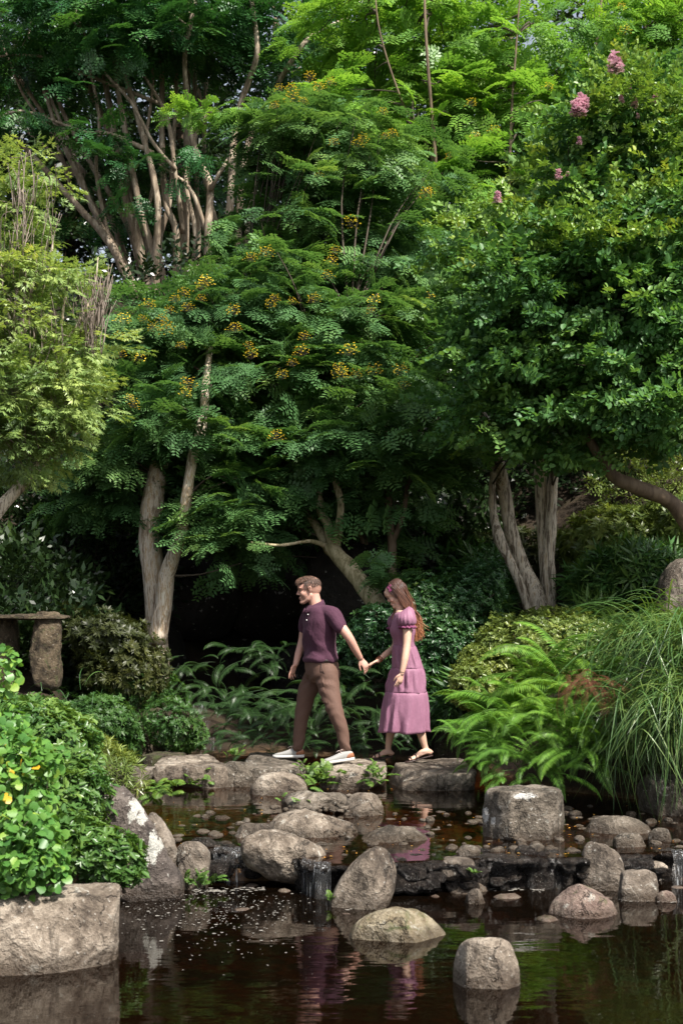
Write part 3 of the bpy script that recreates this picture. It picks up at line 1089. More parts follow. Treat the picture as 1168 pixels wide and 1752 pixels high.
def clump_crown(name, parent, mat, tmpls, blobs, nclump, per, R=.5, sc=.3, flat=.35, shell=.6, droop=.25, rollv=.35, rnd_top=.0, seed=0, cover_up=.5):
    C, N = blob_points(blobs, nclump, shell)
    az = rng.uniform(0, 2 * math.pi, (nclump, per))
    el = rng.uniform(-.15, .75, (nclump, per))
    d = np.stack([np.cos(az) * np.cos(el), np.sin(az) * np.cos(el), np.sin(el)], -1)
    rr = rng.uniform(.1, 1.0, (nclump, per)) ** .6
    size = rng.uniform(.65, 1.25, nclump)[:, None, None]
    pos = C[:, None] + d * rr[..., None] * R * size * np.array([1, 1, flat]) - np.array([0, 0, 1]) * (rr ** 2)[..., None] * R * size * droop
    D = d * [1, 1, .5] + N[:, None] * .45 + rng.normal(0, .25, d.shape) - np.array([0, 0, 1]) * (rr[..., None] * droop * 1.6)
    pos, D = pos.reshape(-1, 3), D.reshape(-1, 3)
    up = np.tile([0, 0, 1.0], (len(D), 1)) + np.repeat(N, per, 0) * cover_up
    Rm = frames(D, rollv, up)
    s = sc * rng.uniform(.7, 1.25, len(pos))
    base = np.repeat(rng.random(nclump), per)
    rnd = np.clip(base * .55 + rng.random(len(pos)) * .45 + rnd_top * (rr.ravel() - .5), 0, 1)
    me = scatter(tmpls, pos, Rm, s, rnd)
    o = link(name, me, M_[mat], parent, kind='stuff')
    return o, C


PIN = [tmpl_pinnate(s) for s in (1, 2, 3)]
PINF = [tmpl_pinnate(s, 3, 4, leaf=.18, wid=.085) for s in (4, 5)]
MYR = [tmpl_twig(s, 12) for s in (1, 2, 3)]
SMALL = [tmpl_twig(s, 8, .26, .12, oval=False) for s in (5, 6)]
DARK = [tmpl_twig(s, 7, .36, .15, oval=False) for s in (7, 8)]
STAR = [tmpl_star(s) for s in (1, 2)]
ROS = [tmpl_rosette(s) for s in (1, 2, 3)]
def tmpl_rosette_oval(seed, n=6):
    r = random.Random(seed)
    V, Q = [], []
    for k in range(n):
        a = k * 2.4 + r.uniform(-.3, .3)
        dd = np.array([r.uniform(.15, .9), math.cos(a), math.sin(a)]); dd /= np.linalg.norm(dd)
        s = np.cross(dd, (1, 0, 0)); s /= np.linalg.norm(s)
        u = np.cross(s, dd)
        l = r.uniform(.75, 1.15); w = l * .42
        p = np.array((r.uniform(-.2, .4), r.uniform(-.2, .2), r.uniform(-.2, .2)))
        b = len(V)
        V += [p, p + dd * l * .3 + s * w * .5 + u * w * .12, p + dd * l * .75 + s * w * .38 + u * w * .1, p + dd * l - u * l * .1,
              p + dd * l * .75 - s * w * .38 + u * w * .1, p + dd * l * .3 - s * w * .5 + u * w * .12]
        Q += [(b, b + 1, b + 2, b + 3), (b, b + 3, b + 4, b + 5)]
    return np.array(V), np.array(Q)


ROSO = [tmpl_rosette_oval(s) for s in (1, 2, 3)]
ROSN = [tmpl_rosette(s, 8, 1.0, .14, 1.0) for s in (4, 5)]


def shrub(name, label, cat, mat, tmpls, blobs, n, sc, loc=None, core=True, shell=.75, stem='twig_brown', nstem=14, roll=.6, upbias=.35, group=None, noisy=.16):
    b0 = blobs[0]
    base = P(b0[0], b0[1] + b0[4], b0[2])
    t = thing(name, label, cat, base, group)
    C, N = blob_points(blobs, n, shell)
    C = C + N * (noisy * fbm(C, 3.2, 5, 3))[:, None]
    D = N + np.array([0, 0, upbias]) + rng.normal(0, .35, C.shape)
    Rm = frames(D, roll)
    # clump-wise tint
    rnd = np.clip(.5 + .5 * fbm(C, 5, 9, 2) + rng.normal(0, .18, n), 0, 1)
    me = scatter(tmpls, C, Rm, sc * rng.uniform(.65, 1.2, n), rnd)
    link('foliage', me, M_[mat], t, kind='stuff')
    mb = MB()
    for k in range(nstem):
        e = C[rng.integers(0, n)]
        s = np.array(base) + rng.normal(0, .08, 3) * [1, 1, 0] - [0, 0, .1]
        a, b = catmull([s, (s + e) / 2 + rng.normal(0, .06, 3), e], [.012, .009, .004], 4)
        mb.tube(a, b, 5)
    link('stems', mb.mesh(), M_[stem], t)
    return t


def flowers(parent, tm_mesh, name, spots, Yd, size, mat):
    for (px, py) in spots:
        Y = Yd(px, py)
        a = rng.uniform(0, 6.28)
        s = size * rng.uniform(.7, 1.25)
        R = np.array(Matrix.Rotation(a, 3, 'Z') @ Matrix.Rotation(rng.uniform(-.4, .4), 3, 'X')) * s
        inst(name, tm_mesh, parent, R, P(px, py, Y))


def flower_mesh(seed, n, mat, stalkmat, petal=.09, H=1.0, W=.55):
    """upright panicle: branching stalks tipped with small five-petalled blossoms"""
    r = random.Random(seed)
    mb = MB()
    ends = []
    for k in range(n):
        t = (k + .5) / n
        a = k * 2.4
        w = W * (1 - .55 * t) * r.uniform(.5, 1)
        e = np.array([math.cos(a) * w, math.sin(a) * w, -.3 + H * t + r.uniform(-.06, .06)])
        s = np.array([0, 0, -.45 + H * t * .8])
        mb.tube([s, e], [.012, .008], 3, caps=False, rnd=0.0)
        ends.append(e)
    nq = sum(len(q) for q in mb.q)
    for e in ends:
        for j in range(5):
            a = j * 1.256 + r.random()
            d = np.array([math.cos(a), math.sin(a), r.uniform(-.2, .8)]); d /= np.linalg.norm(d)
            s = np.cross(d, (0, 0, 1)) + np.array([0, 0, r.uniform(-.5, .5)])
            mb.add(quad_leaf(e, d, s, petal * r.uniform(.8, 1.3), petal * .9), [(0, 1, 2, 3)], rnd=r.uniform(.3, 1))
    me = mb.mesh(False)
    me.materials.append(M_[mat]); me.materials.append(M_[stalkmat])
    idx = np.zeros(len(me.polygons), np.int32); idx[:nq] = 1
    me.polygons.foreach_set('material_index', idx)
    return me


FL_Y = [flower_mesh(s, 26, 'yellow', 'twig_brown', .095, .7, .85) for s in (1, 2, 3)]
FL_P = [flower_mesh(s, 60, 'pink', 'twig_brown', .17, 1.0, .42) for s in (4, 5)]

# ---------------------------------------------------------------- far wall of trees
def far_tree(px, Y, w, ytop, ybot, label, mat='dark', n=110, trunk=True):
    base = P(px, ybot, Y)
    t = thing('background_tree', label, 'tree', base, 'dark trees at the back of the garden')
    h = ybot - ytop
    mb = MB()
    cs = limb_sets(mb, [[(px, ybot + 60, Y, .16), (px + 12, ybot - h * .4, Y, .13), (px - 8, ytop + h * .2, Y, .07)]], 7)
    blobs = [(px, ytop + h * .30, Y, w * .55, h * .34, 1.6), (px - w * .2, ytop + h * .62, Y - .2, w * .5, h * .3, 1.4), (px + w * .2, ytop + h * .75, Y, w * .5, h * .3, 1.4)]
    link('trunk', mb.mesh(), M_['bark_brown'], t)
    clump_crown('crown', t, mat, DARK, blobs, n, 16, R=1.0, sc=.7, flat=.6, shell=.4, droop=.2, rollv=.6)


far = [(-60, 31, 260, -80, 560), (110, 33, 260, -120, 560), (300, 34, 220, -60, 620), (480, 32, 260, -120, 640), (680, 31, 260, -100, 700), (880, 31, 260, -100, 700), (1080, 30, 280, -100, 700), (1250, 29, 260, -60, 700)]
for k, (px, Y, w, yt, yb) in enumerate(far):
    far_tree(px, Y, w, yt, yb, 'tall tree in shade-dark colour far back behind the flowering trees')

# understory closing gaps under the crowns, its shade put into the leaf colour
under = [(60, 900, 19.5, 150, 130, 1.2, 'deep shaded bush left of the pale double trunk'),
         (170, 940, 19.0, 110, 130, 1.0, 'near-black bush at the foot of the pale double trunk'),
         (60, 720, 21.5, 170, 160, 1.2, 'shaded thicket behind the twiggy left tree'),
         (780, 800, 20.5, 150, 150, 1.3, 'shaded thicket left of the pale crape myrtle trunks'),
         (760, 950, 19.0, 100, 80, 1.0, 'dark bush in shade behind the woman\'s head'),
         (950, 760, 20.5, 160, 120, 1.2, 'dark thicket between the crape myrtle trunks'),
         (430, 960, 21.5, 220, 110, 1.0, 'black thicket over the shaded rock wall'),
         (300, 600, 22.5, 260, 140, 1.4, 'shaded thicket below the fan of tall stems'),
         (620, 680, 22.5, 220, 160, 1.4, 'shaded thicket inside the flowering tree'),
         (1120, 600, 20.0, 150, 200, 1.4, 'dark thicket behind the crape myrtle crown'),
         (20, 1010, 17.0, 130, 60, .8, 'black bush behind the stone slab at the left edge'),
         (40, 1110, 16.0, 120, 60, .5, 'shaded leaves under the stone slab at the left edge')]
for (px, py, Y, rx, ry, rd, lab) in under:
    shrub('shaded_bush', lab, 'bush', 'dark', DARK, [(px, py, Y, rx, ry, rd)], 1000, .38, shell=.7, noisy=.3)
# a real gap of lit small leaves low in the middle right
shrub('small_leaved_bush', 'fine-leaved grey green bush behind the bent branch at the right edge', 'bush', 'mound', SMALL, [(1120, 820, 18.5, 90, 90, 1.0), (1180, 760, 18.5, 80, 80, 1)], 1500, .22)

# ---------------------------------------------------------------- tree with the fan of tall stems, upper left
def stem_tree(label, stems, blobs, nclump, per, base, mat='tree_far', R=.8, sc=.55):
    t = thing('fan_stemmed_tree', label, 'tree', base, 'multi-stemmed trees at the upper left')
    curves = []
    for k, s in enumerate(stems):
        mb = MB()
        curves += limb_sets(mb, [s], 20 + 7 * k, 8, .12)
        link('stem', mb.mesh(), M_['bark_fan'], t)
    o, C = clump_crown('crown', t, mat, PINF, blobs, nclump, per, R=R, sc=sc, flat=.3, droop=.3)
    mb = MB(); twigs(mb, curves, C[::2], .02, 3)
    link('boughs', mb.mesh(), M_['bark_fan'], t, kind='stuff')
    return t


def S(Y, r0, r1, *pts):
    n = len(pts)
    r0, r1 = r0 * .64, r1 * .6
    return [(x, y, Y + .25 * math.sin(i * 1.3 + x * .01), r0 + (r1 - r0) * i / (n - 1)) for i, (x, y) in enumerate(pts)]


stem_tree('leaning many-stemmed tree whose brown stems spread to the upper left corner',
          [S(24.5, .12, .06, (232, 520), (190, 420), (130, 350), (60, 270), (-10, 205)),
           S(25, .12, .05, (243, 520), (200, 430), (165, 370), (130, 290), (90, 200), (60, 100)),
           S(25.3, .10, .05, (250, 520), (225, 400), (190, 330), (150, 270), (100, 170), (85, 60)),
           S(25.0, .13, .06, (260, 520), (232, 400), (205, 300), (190, 200), (175, 100), (140, -20)),
           S(24.6, .11, .05, (268, 520), (262, 440), (240, 350), (215, 230), (195, 90), (205, -20)),
           S(25.6, .09, .05, (226, 470), (180, 350), (110, 250), (30, 130), (-20, 90)),
           S(24.2, .07, .03, (262, 262), (190, 230), (140, 225), (40, 190), (-10, 205)),
           S(24.6, .06, .03, (280, 180), (180, 140), (110, 112), (60, 95), (-10, 97)),
           S(24.9, .08, .04, (236, 520), (206, 440), (178, 395), (150, 330), (118, 240), (80, 150), (50, 60)),
           S(25.1, .08, .04, (256, 520), (244, 430), (228, 360), (215, 290), (190, 240), (150, 150), (110, 90), (70, -10)),
           S(24.5, .06, .03, (190, 420), (165, 300), (170, 200), (150, 90), (160, 0)),
           S(24.9, .06, .03, (130, 350), (95, 240), (40, 160), (0, 60)),
           S(25.4, .08, .04, (238, 520), (180, 385), (120, 290), (60, 235), (15, 190)),
           S(25.7, .08, .04, (275, 520), (248, 400), (222, 300), (160, 160), (118, 40)),
           S(24.8, .07, .03, (232, 400), (262, 320), (250, 240), (262, 130), (240, 30)),
           S(24.3, .06, .03, (300, 290), (262, 245), (225, 175), (170, 110), (130, 20))],
          [(60, 60, 25, 130, 70, 1.4), (200, 30, 24.5, 140, 60, 1.3), (320, 60, 24, 80, 60, 1), (30, 165, 25.8, 70, 20, .5), (150, 150, 25.8, 50, 20, .5), (190, 330, 25.8, 60, 50, .3), (110, 230, 25.9, 60, 30, .3)], 44, 18, P(245, 520, 25))
stem_tree('upright many-stemmed tree with straight brown stems right of the leaning one',
          [S(24.8, .11, .06, (300, 530), (302, 400), (283, 340), (278, 220), (278, 110), (262, -20)),
           S(25.2, .14, .09, (313, 530), (318, 380), (322, 250), (320, 120), (325, -20)),
           S(24.4, .10, .06, (264, 520), (270, 380), (262, 300), (240, 220), (215, 130), (190, 60)),
           S(24.3, .12, .06, (356, 520), (355, 420), (361, 325), (340, 270), (325, 210), (318, 100), (335, -20)),
           S(24.3, .07, .03, (361, 325), (378, 292), (395, 260), (410, 200)),
           S(24.3, .07, .03, (352, 395), (335, 340), (318, 315), (300, 300), (270, 280)),
           S(25.0, .09, .05, (290, 520), (272, 420), (292, 330), (300, 200), (306, 60)),
           S(24.6, .07, .035, (313, 400), (300, 300), (286, 200), (240, 110), (225, 10)),
           S(24.7, .07, .035, (322, 520), (334, 400), (318, 300), (345, 180), (300, 80), (290, -10)),
           S(25.9, .09, .05, (372, 520), (372, 400), (350, 300), (352, 150), (360, 20)),
           S(25.6, .10, .06, (335, 530), (338, 380), (332, 220), (336, 60))],
          [(330, 30, 24, 90, 50, .9), (300, 290, 25.8, 60, 40, .4), (250, 40, 24.9, 70, 50, .8)], 18, 18, P(315, 530, 25))
stem_tree('pale smooth stemmed tree leaning to the right behind the yellow flowers',
          [S(24.0, .12, .06, (380, 540), (388, 420), (396, 300), (404, 210), (430, 130), (440, 80), (428, -20)),
           S(24.4, .11, .05, (402, 540), (405, 420), (420, 260), (455, 180), (500, 100), (535, 60), (600, 30)),
           S(24.6, .09, .04, (410, 540), (425, 380), (445, 300), (470, 250))],
          [(460, 30, 24.9, 90, 40, .7), (510, 120, 24.9, 60, 40, .5)], 16, 18, P(395, 540, 24))

ft = bpy.data.objects['fan_stemmed_tree']
clump_crown('low_spray', ft, 'tree_far', PINF, [(100, 150, 23.8, 50, 14, .3), (190, 225, 23.8, 40, 14, .3), (20, 185, 23.8, 40, 14, .3), (255, 275, 23.8, 35, 12, .3), (240, 340, 23.8, 30, 12, .3), (150, 260, 23.8, 40, 14, .3), (340, 250, 23.6, 30, 14, .3), (200, 60, 23.4, 60, 30, .4)], 17, 9, R=.42, sc=.5, flat=.25, droop=.3)
# ---------------------------------------------------------------- bright feathery tree, upper right
t = thing('feathery_tree', 'tall bright green feathery-leaved tree filling the top right', 'tree', P(740, 620, 22.5))
mb = MB()
cv = limb_sets(mb, [S(21.0, .06, .03, (752, 640), (748, 400), (742, 240), (730, 80), (725, -40)),
                    S(21.0, .04, .015, (748, 330), (735, 260), (690, 180), (650, 60), (640, -20)),
                    S(20.9, .045, .02, (850, 640), (868, 400), (872, 250), (880, 120), (890, -20)),
                    S(22.4, .07, .03, (950, 600), (985, 300), (1010, 150), (1030, -20)),
                    S(22.4, .06, .02, (985, 300), (1060, 200), (1100, 60), (1120, -20))], 60)
link('trunk', mb.mesh(), M_['bark_brown'], t)
bl = [(660, 60, 22.5, 130, 80, 1.4), (820, 60, 22.3, 140, 90, 1.4), (990, 60, 22.3, 150, 90, 1.4), (1130, 80, 22.5, 110, 110, 1.2),
      (640, 190, 21.8, 110, 70, 1.0), (800, 200, 21.8, 130, 80, 1.1), (960, 200, 21.8, 130, 80, 1.1), (860, 330, 21.5, 130, 90, 1.0), (700, 340, 21.8, 120, 80, .9), (780, 450, 21.4, 100, 90, .8), (760, 560, 21, 90, 80, .8), (1000, 350, 21.5, 120, 80, 1)]
o, C = clump_crown('crown', t, 'tree_top', PIN, bl, 320, 11, R=.60, sc=.47, flat=.22, droop=.3, shell=.65)
mb = MB(); twigs(mb, cv, C[::2], .016)
link('boughs', mb.mesh(), M_['twig_brown'], t, kind='stuff')
flowers(t, FL_Y[1], 'flower_cluster', [(938, 148), (768, 266), (846, 222), (812, 232), (806, 175), (1068, 52), (1062, 10)], lambda x, y: 20.4, .14, None)

# ---------------------------------------------------------------- flowering tree in the middle
t = thing('flowering_tree', 'broad dark green tree with yellow flower clusters and a bent mossy trunk behind the woman', 'tree', P(655, 1060, 16.3))
mb = MB()
cv = limb_sets(mb, [[(662, 1075, 16.2, .125), (645, 1030, 16.3, .115), (612, 985, 16.5, .105), (585, 955, 16.7, .10), (567, 935, 16.8, .10)]], 80, 14, .16)
link('trunk', mb.mesh(), M_['bark_mossy'], t)
arms = [[(567, 940, 16.8, .085), (545, 905, 17, .05), (515, 850, 17.2, .04), (500, 760, 17.6, .03), (470, 620, 18, .02)],
        [(570, 940, 16.8, .085), (560, 895, 16.8, .055), (548, 870, 16.9, .05), (540, 780, 17.2, .035), (530, 600, 17.8, .02)],
        [(572, 938, 16.8, .08), (580, 900, 16.7, .05), (583, 860, 16.7, .045), (572, 780, 17, .035), (600, 560, 17.8, .02)],
        [(560, 936, 16.8, .045), (530, 926, 16.6, .022), (480, 933, 16.4, .018), (430, 928, 16.2, .012)],
        [(672, 1060, 17, .06), (672, 960, 17.1, .055), (668, 900, 17.1, .05), (662, 820, 17.2, .04), (655, 700, 17.6, .03)],
        [(670, 930, 17.1, .04), (690, 880, 17.0, .03), (700, 800, 17, .02)],
        [(640, 1000, 17.6, .05), (625, 930, 17.6, .045), (606, 880, 17.6, .04), (600, 760, 18, .03)],
        [(468, 900, 18.4, .05), (455, 760, 18.5, .04), (430, 560, 18.8, .03)]]
for k, a in enumerate(arms):
    mb = MB(); cv += limb_sets(mb, [a], 90 + 5 * k, 8, .15)
    link('limb', mb.mesh(), M_['bark_mossy' if k < 4 else 'bark_brown'], t)
bl = [(490, 230, 19.5, 60, 65, .8), (570, 260, 19.5, 110, 90, 1.1), (650, 300, 19.5, 110, 90, 1.0), (500, 380, 19, 90, 90, 1.0), (600, 420, 19, 120, 90, 1.0), (700, 450, 19.3, 90, 80, .9),
      (450, 500, 18.2, 110, 80, 1.0), (560, 550, 18, 130, 90, 1.0), (670, 580, 18.2, 90, 90, .9), (500, 640, 17.5, 120, 70, .9), (620, 660, 17.3, 130, 70, .9), (430, 720, 17.8, 110, 70, .8),
      (660, 740, 16.8, 110, 70, .8), (560, 760, 17.2, 100, 60, .7), (740, 760, 16.8, 50, 60, .5), (480, 810, 17.4, 110, 60, .7), (420, 880, 17.2, 90, 50, .6), (690, 820, 16.6, 50, 60, .5), (640, 880, 17.6, 60, 50, .5), (480, 900, 18.0, 90, 60, .6), (560, 850, 18.3, 80, 50, .5)]
o, C = clump_crown('crown', t, 'tree', PIN, bl, 400, 12, R=.50, sc=.385, flat=.3, droop=.35, shell=.72)
mb = MB(); twigs(mb, cv, C[::2], .012)
mb.tube(catmull([Pn(480, 215, 19), Pn(400, 193, 18.9), Pn(330, 196, 18.9), Pn(272, 208, 18.9)], [.02, .014, .009, .004], 4)[0], [.02, .019, .018, .017, .015, .013, .012, .011, .009, .008, .007, .005, .004], 5)
link('boughs', mb.mesh(), M_['twig_brown'], t, kind='stuff')
clump_crown('low_spray', t, 'tree', PIN, [(664, 950, 15.9, 16, 14, .15), (668, 985, 15.85, 12, 14, .1)], 5, 9, R=.12, sc=.30, flat=.8, droop=.5)
clump_crown('low_spray', t, 'tree_top', PIN, [(320, 196, 18.9, 48, 3, .15), (395, 190, 18.9, 40, 6, .2)], 9, 8, R=.22, sc=.26, flat=.25, droop=.1)
tree_spots = [(478, 150), (500, 165), (520, 172), (545, 148), (565, 140), (530, 130), (470, 180), (655, 190), (660, 232), (672, 228), (620, 236), (612, 244), (570, 242), (498, 150),
              (573, 428), (568, 445), (560, 470), (640, 512), (635, 530), (500, 515), (470, 510), (455, 430), (430, 440), (425, 590), (430, 605), (515, 600), (500, 620), (585, 640), (580, 630), (640, 632), (684, 632), (690, 660), (474, 745),
              (536, 510), (598, 598), (728, 330), (733, 326), (402, 560), (462, 520), (735, 505), (600, 380), (545, 300), (610, 640), (520, 575), (483, 640)]
for k, sp in enumerate(tree_spots):
    flowers(t, FL_Y[k % 3], 'flower_cluster', [sp], lambda x, y: 18.0 if y < 400 else (16.6 if y < 560 else 15.9), .135, None)

# ---------------------------------------------------------------- pale double-trunked tree at left
t = thing('pale_trunk_tree', 'tree with pale peeling double trunk and yellow flower clusters left of the man', 'tree', P(272, 1060, 17))
mb = MB()
cv = limb_sets(mb, [[(270, 1168, 17, .16), (268, 1075, 17, .14), (264, 1000, 17, .125), (262, 920, 17.0, .14), (264, 850, 17.0, .13), (272, 780, 17.1, .11), (285, 690, 17.3, .08), (300, 600, 17.6, .05), (310, 520, 17.8, .03)]], 140, 16, .13)
link('trunk', mb.mesh(), M_['bark_pale'], t)
mb = MB()
cv += limb_sets(mb, [[(268, 1100, 16.8, .11), (284, 985, 16.7, .10), (305, 920, 16.6, .07), (320, 850, 16.5, .065), (333, 780, 16.5, .06), (346, 735, 16.6, .06), (352, 640, 17.0, .04), (360, 540, 17.4, .03)]], 150, 12, .15)
cv += limb_sets(mb, [[(268, 840, 17, .05), (262, 760, 17.1, .04), (255, 690, 17.3, .03), (240, 600, 17.5, .02)]], 155, 8, .15)
link('limb', mb.mesh(), M_['bark_pale'], t)
bl = [(300, 560, 17.6, 110, 55, .9), (240, 590, 17.4, 60, 50, .6), (370, 530, 18, 80, 60, .9), (250, 690, 17.0, 80, 60, .7), (350, 640, 17.3, 80, 60, .7), (200, 760, 17.3, 70, 60, .6), (385, 770, 16.9, 55, 60, .6), (240, 830, 17.8, 90, 50, .5), (170, 840, 17.6, 60, 40, .5), (395, 860, 16.9, 50, 60, .5), (385, 930, 16.7, 45, 50, .4), (295, 715, 16.6, 40, 40, .4), (330, 520, 18.3, 60, 40, .6)]
o, C = clump_crown('crown', t, 'tree', PIN, bl, 190, 12, R=.47, sc=.37, flat=.32, droop=.35, shell=.7)
mb = MB(); twigs(mb, cv, C[::2], .012)
link('boughs', mb.mesh(), M_['twig_brown'], t, kind='stuff')
sp2 = [(232, 525), (245, 545), (262, 560), (238, 575), (300, 510), (316, 500), (330, 495), (345, 488), (352, 480), (365, 520), (285, 560), (278, 545), (215, 560), (205, 575), (322, 655), (330, 662), (318, 672), (228, 690), (236, 700), (222, 680), (212, 545), (340, 540), (400, 530), (310, 590), (165, 525), (255, 520), (322, 525), (386, 488), (345, 510), (290, 530), (296, 585), (206, 605), (240, 610)]
for k, sp in enumerate([p for i, p in enumerate(sp2) if i % 3]):
    flowers(t, FL_Y[k % 3], 'flower_cluster', [sp], lambda x, y: 16.2 if y < 640 else 15.8, .13, None)

# ---------------------------------------------------------------- crape myrtle, right
t = thing('crape_myrtle', 'crape myrtle with pale clustered trunks, dense oval leaves and pink blossoms on the right', 'tree', P(930, 1060, 17))
mb = MB()
cv = limb_sets(mb, [[(932, 1070, 16.9, .13), (922, 1030, 16.9, .115), (896, 975, 17, .095), (872, 910, 17, .085), (862, 850, 17, .085), (850, 800, 16.9, .09), (835, 740, 16.7, .08), (815, 690, 16.5, .06), (810, 640, 16.3, .05)]], 170, 16, .14)
link('trunk', mb.mesh(), M_['bark_myrtle'], t)
for L in ([(940, 1070, 17, .10), (938, 1020, 17, .085), (930, 940, 17.1, .07), (925, 850, 17.1, .075), (928, 780, 17, .07), (950, 680, 16.6, .05), (960, 560, 16, .03)],
          [(944, 1040, 16.9, .06), (938, 960, 17.0, .075), (944, 880, 17.0, .07), (946, 820, 17, .06), (960, 740, 16.8, .045), (1010, 600, 16, .03)],
          [(905, 1060, 16.8, .055), (890, 1005, 16.8, .055), (868, 955, 16.8, .055), (850, 915, 16.8, .065), (843, 880, 16.9, .045), (843, 830, 16.9, .045), (850, 780, 16.8, .04)]):
    mb = MB(); cv += limb_sets(mb, [L], 180 + L[0][0], 10, .14)
    link('trunk', mb.mesh(), M_['bark_myrtle'], t)
bl = [(1010, 280, 15.5, 90, 90, .7), (1110, 260, 15.4, 110, 110, .8), (950, 410, 15.2, 85, 75, .8), (1080, 400, 15.0, 140, 110, .9), (850, 425, 15.2, 48, 40, .4), (880, 520, 15, 100, 80, .8), (1020, 540, 14.8, 140, 100, .9), (1150, 540, 14.9, 100, 120, .9),
      (850, 620, 15.0, 80, 60, .6), (960, 650, 14.8, 120, 80, .8), (1090, 680, 14.8, 120, 80, .8), (870, 720, 15.2, 90, 45, .6), (980, 760, 15.2, 110, 40, .6), (800, 700, 15.6, 50, 30, .4), (790, 440, 15.3, 40, 25, .3), (1040, 200, 15.6, 60, 50, .5), (1130, 170, 15.6, 60, 50, .5), (1170, 740, 15.0, 60, 40, .5)]
o, C = clump_crown('crown', t, 'myrtle', MYR, bl, 500, 13, R=.31, sc=.34, flat=.9, droop=.12, shell=.8, cover_up=.9, rollv=.5)
clump_crown('young_growth', t, 'young', MYR, [(960, 330, 15.1, 60, 60, .5), (1090, 220, 14.9, 90, 80, .6), (1020, 420, 14.5, 90, 60, .6), (850, 400, 14.9, 60, 40, .4), (920, 450, 14.6, 80, 50, .5), (770, 435, 15.2, 25, 14, .2), (1130, 330, 14.7, 60, 60, .5), (890, 370, 15, 50, 30, .4), (990, 210, 15.4, 30, 30, .3), (1050, 150, 15.4, 30, 40, .3)], 120, 9, R=.26, sc=.27, flat=1.2, droop=-.1, shell=.9, cover_up=.4, rollv=.6)
mb = MB(); twigs(mb, cv, C[::2], .010)
link('boughs', mb.mesh(), M_['twig_brown'], t, kind='stuff')
pk = [(1052, 112, .26), (992, 186, .24), (984, 190, .18), (1000, 180, .2), (990, 243, .13), (1075, 150, .10), (1118, 172, .13), (1085, 178, .12), (1062, 172, .10), (850, 342, .14), (955, 302, .12), (970, 300, .1), (1090, 200, .1), (985, 120, .0)]
for k, (x, y, s) in enumerate(pk):
    if s:
        flowers(t, FL_P[k % 2], 'flower_cluster', [(x, y)], lambda a, b: 14.35, s * .72, None)

# leaning branch at the right edge, of a tree off frame
t = thing('leaning_tree', 'dark bent trunk entering from the right edge below the crape myrtle leaves', 'tree', P(1330, 1180, 15.5))
mb = MB()
limb_sets(mb, [[(1330, 1200, 15.6, .17), (1250, 1030, 15.5, .14), (1200, 940, 15.4, .11), (1165, 885, 15.2, .10), (1140, 855, 15.1, .085), (1090, 833, 15.0, .085), (1055, 818, 15.0, .075), (1030, 790, 15, .06), (1000, 740, 15, .04)]], 210, 14, .16)
link('trunk', mb.mesh(), M_['bark_brown'], t)
mb = MB()
limb_sets(mb, [[(1200, 940, 15.4, .06), (1210, 800, 15.4, .05), (1190, 600, 15.3, .04)]], 212, 8, .16)
link('limb', mb.mesh(), M_['bark_brown'], t)
clump_crown('crown', t, 'myrtle', MYR, [(1230, 600, 15.3, 80, 130, .8), (1220, 400, 15.3, 80, 120, .8)], 60, 14, R=.36, sc=.34, flat=.8)

# ---------------------------------------------------------------- twiggy star-leaved tree at the left edge
t = thing('twiggy_tree', 'light green fine-leaved tree with bare pale twigs at the left edge', 'tree', P(-40, 900, 13))
mb = MB()
cv = limb_sets(mb, [[(-60, 960, 12.8, .07), (-10, 882, 12.9, .06), (35, 830, 13, .055), (70, 785, 13, .05), (85, 745, 13, .045), (72, 690, 13, .035), (76, 600, 13.1, .03), (62, 470, 13.2, .02), (45, 370, 13.3, .012), (40, 290, 13.3, .007)]], 230, 12, .15)
link('trunk', mb.mesh(), M_['bark_myrtle'], t)
mb = MB()
cv += limb_sets(mb, [[(84, 740, 13, .025), (95, 650, 12.9, .02), (105, 560, 12.9, .014), (112, 500, 12.9, .008)],
                     [(72, 690, 13, .02), (40, 600, 12.8, .018), (10, 520, 12.8, .012), (2, 430, 12.8, .007)],
                     [(74, 640, 13, .018), (130, 560, 12.8, .012), (160, 500, 12.8, .008), (168, 440, 12.8, .005)],
                     [(66, 520, 13.1, .012), (90, 430, 13, .008), (80, 350, 13, .005)]], 240, 6, .1)
link('limb', mb.mesh(), M_['bark_myrtle'], t)
bl = [(30, 350, 13.2, 60, 70, .5), (20, 450, 13, 70, 70, .6), (80, 480, 13, 70, 50, .5), (40, 560, 12.9, 90, 70, .6), (130, 590, 12.8, 70, 45, .45), (30, 670, 12.8, 90, 70, .6), (110, 690, 12.8, 60, 50, .4), (20, 760, 12.8, 60, 60, .5), (90, 640, 12.8, 60, 60, .5), (60, 740, 12.9, 60, 50, .4), (-20, 600, 12.8, 60, 200, .6), (0, 300, 13.2, 40, 40, .4), (60, 290, 13.2, 30, 30, .2)]
o, C = clump_crown('crown', t, 'maple', STAR, bl, 210, 13, R=.26, sc=.23, flat=.6, droop=.25, shell=.55, rollv=.5)
mb = MB(); twigs(mb, cv, C[::2], .006, minr=.003)
tr = random.Random(3)
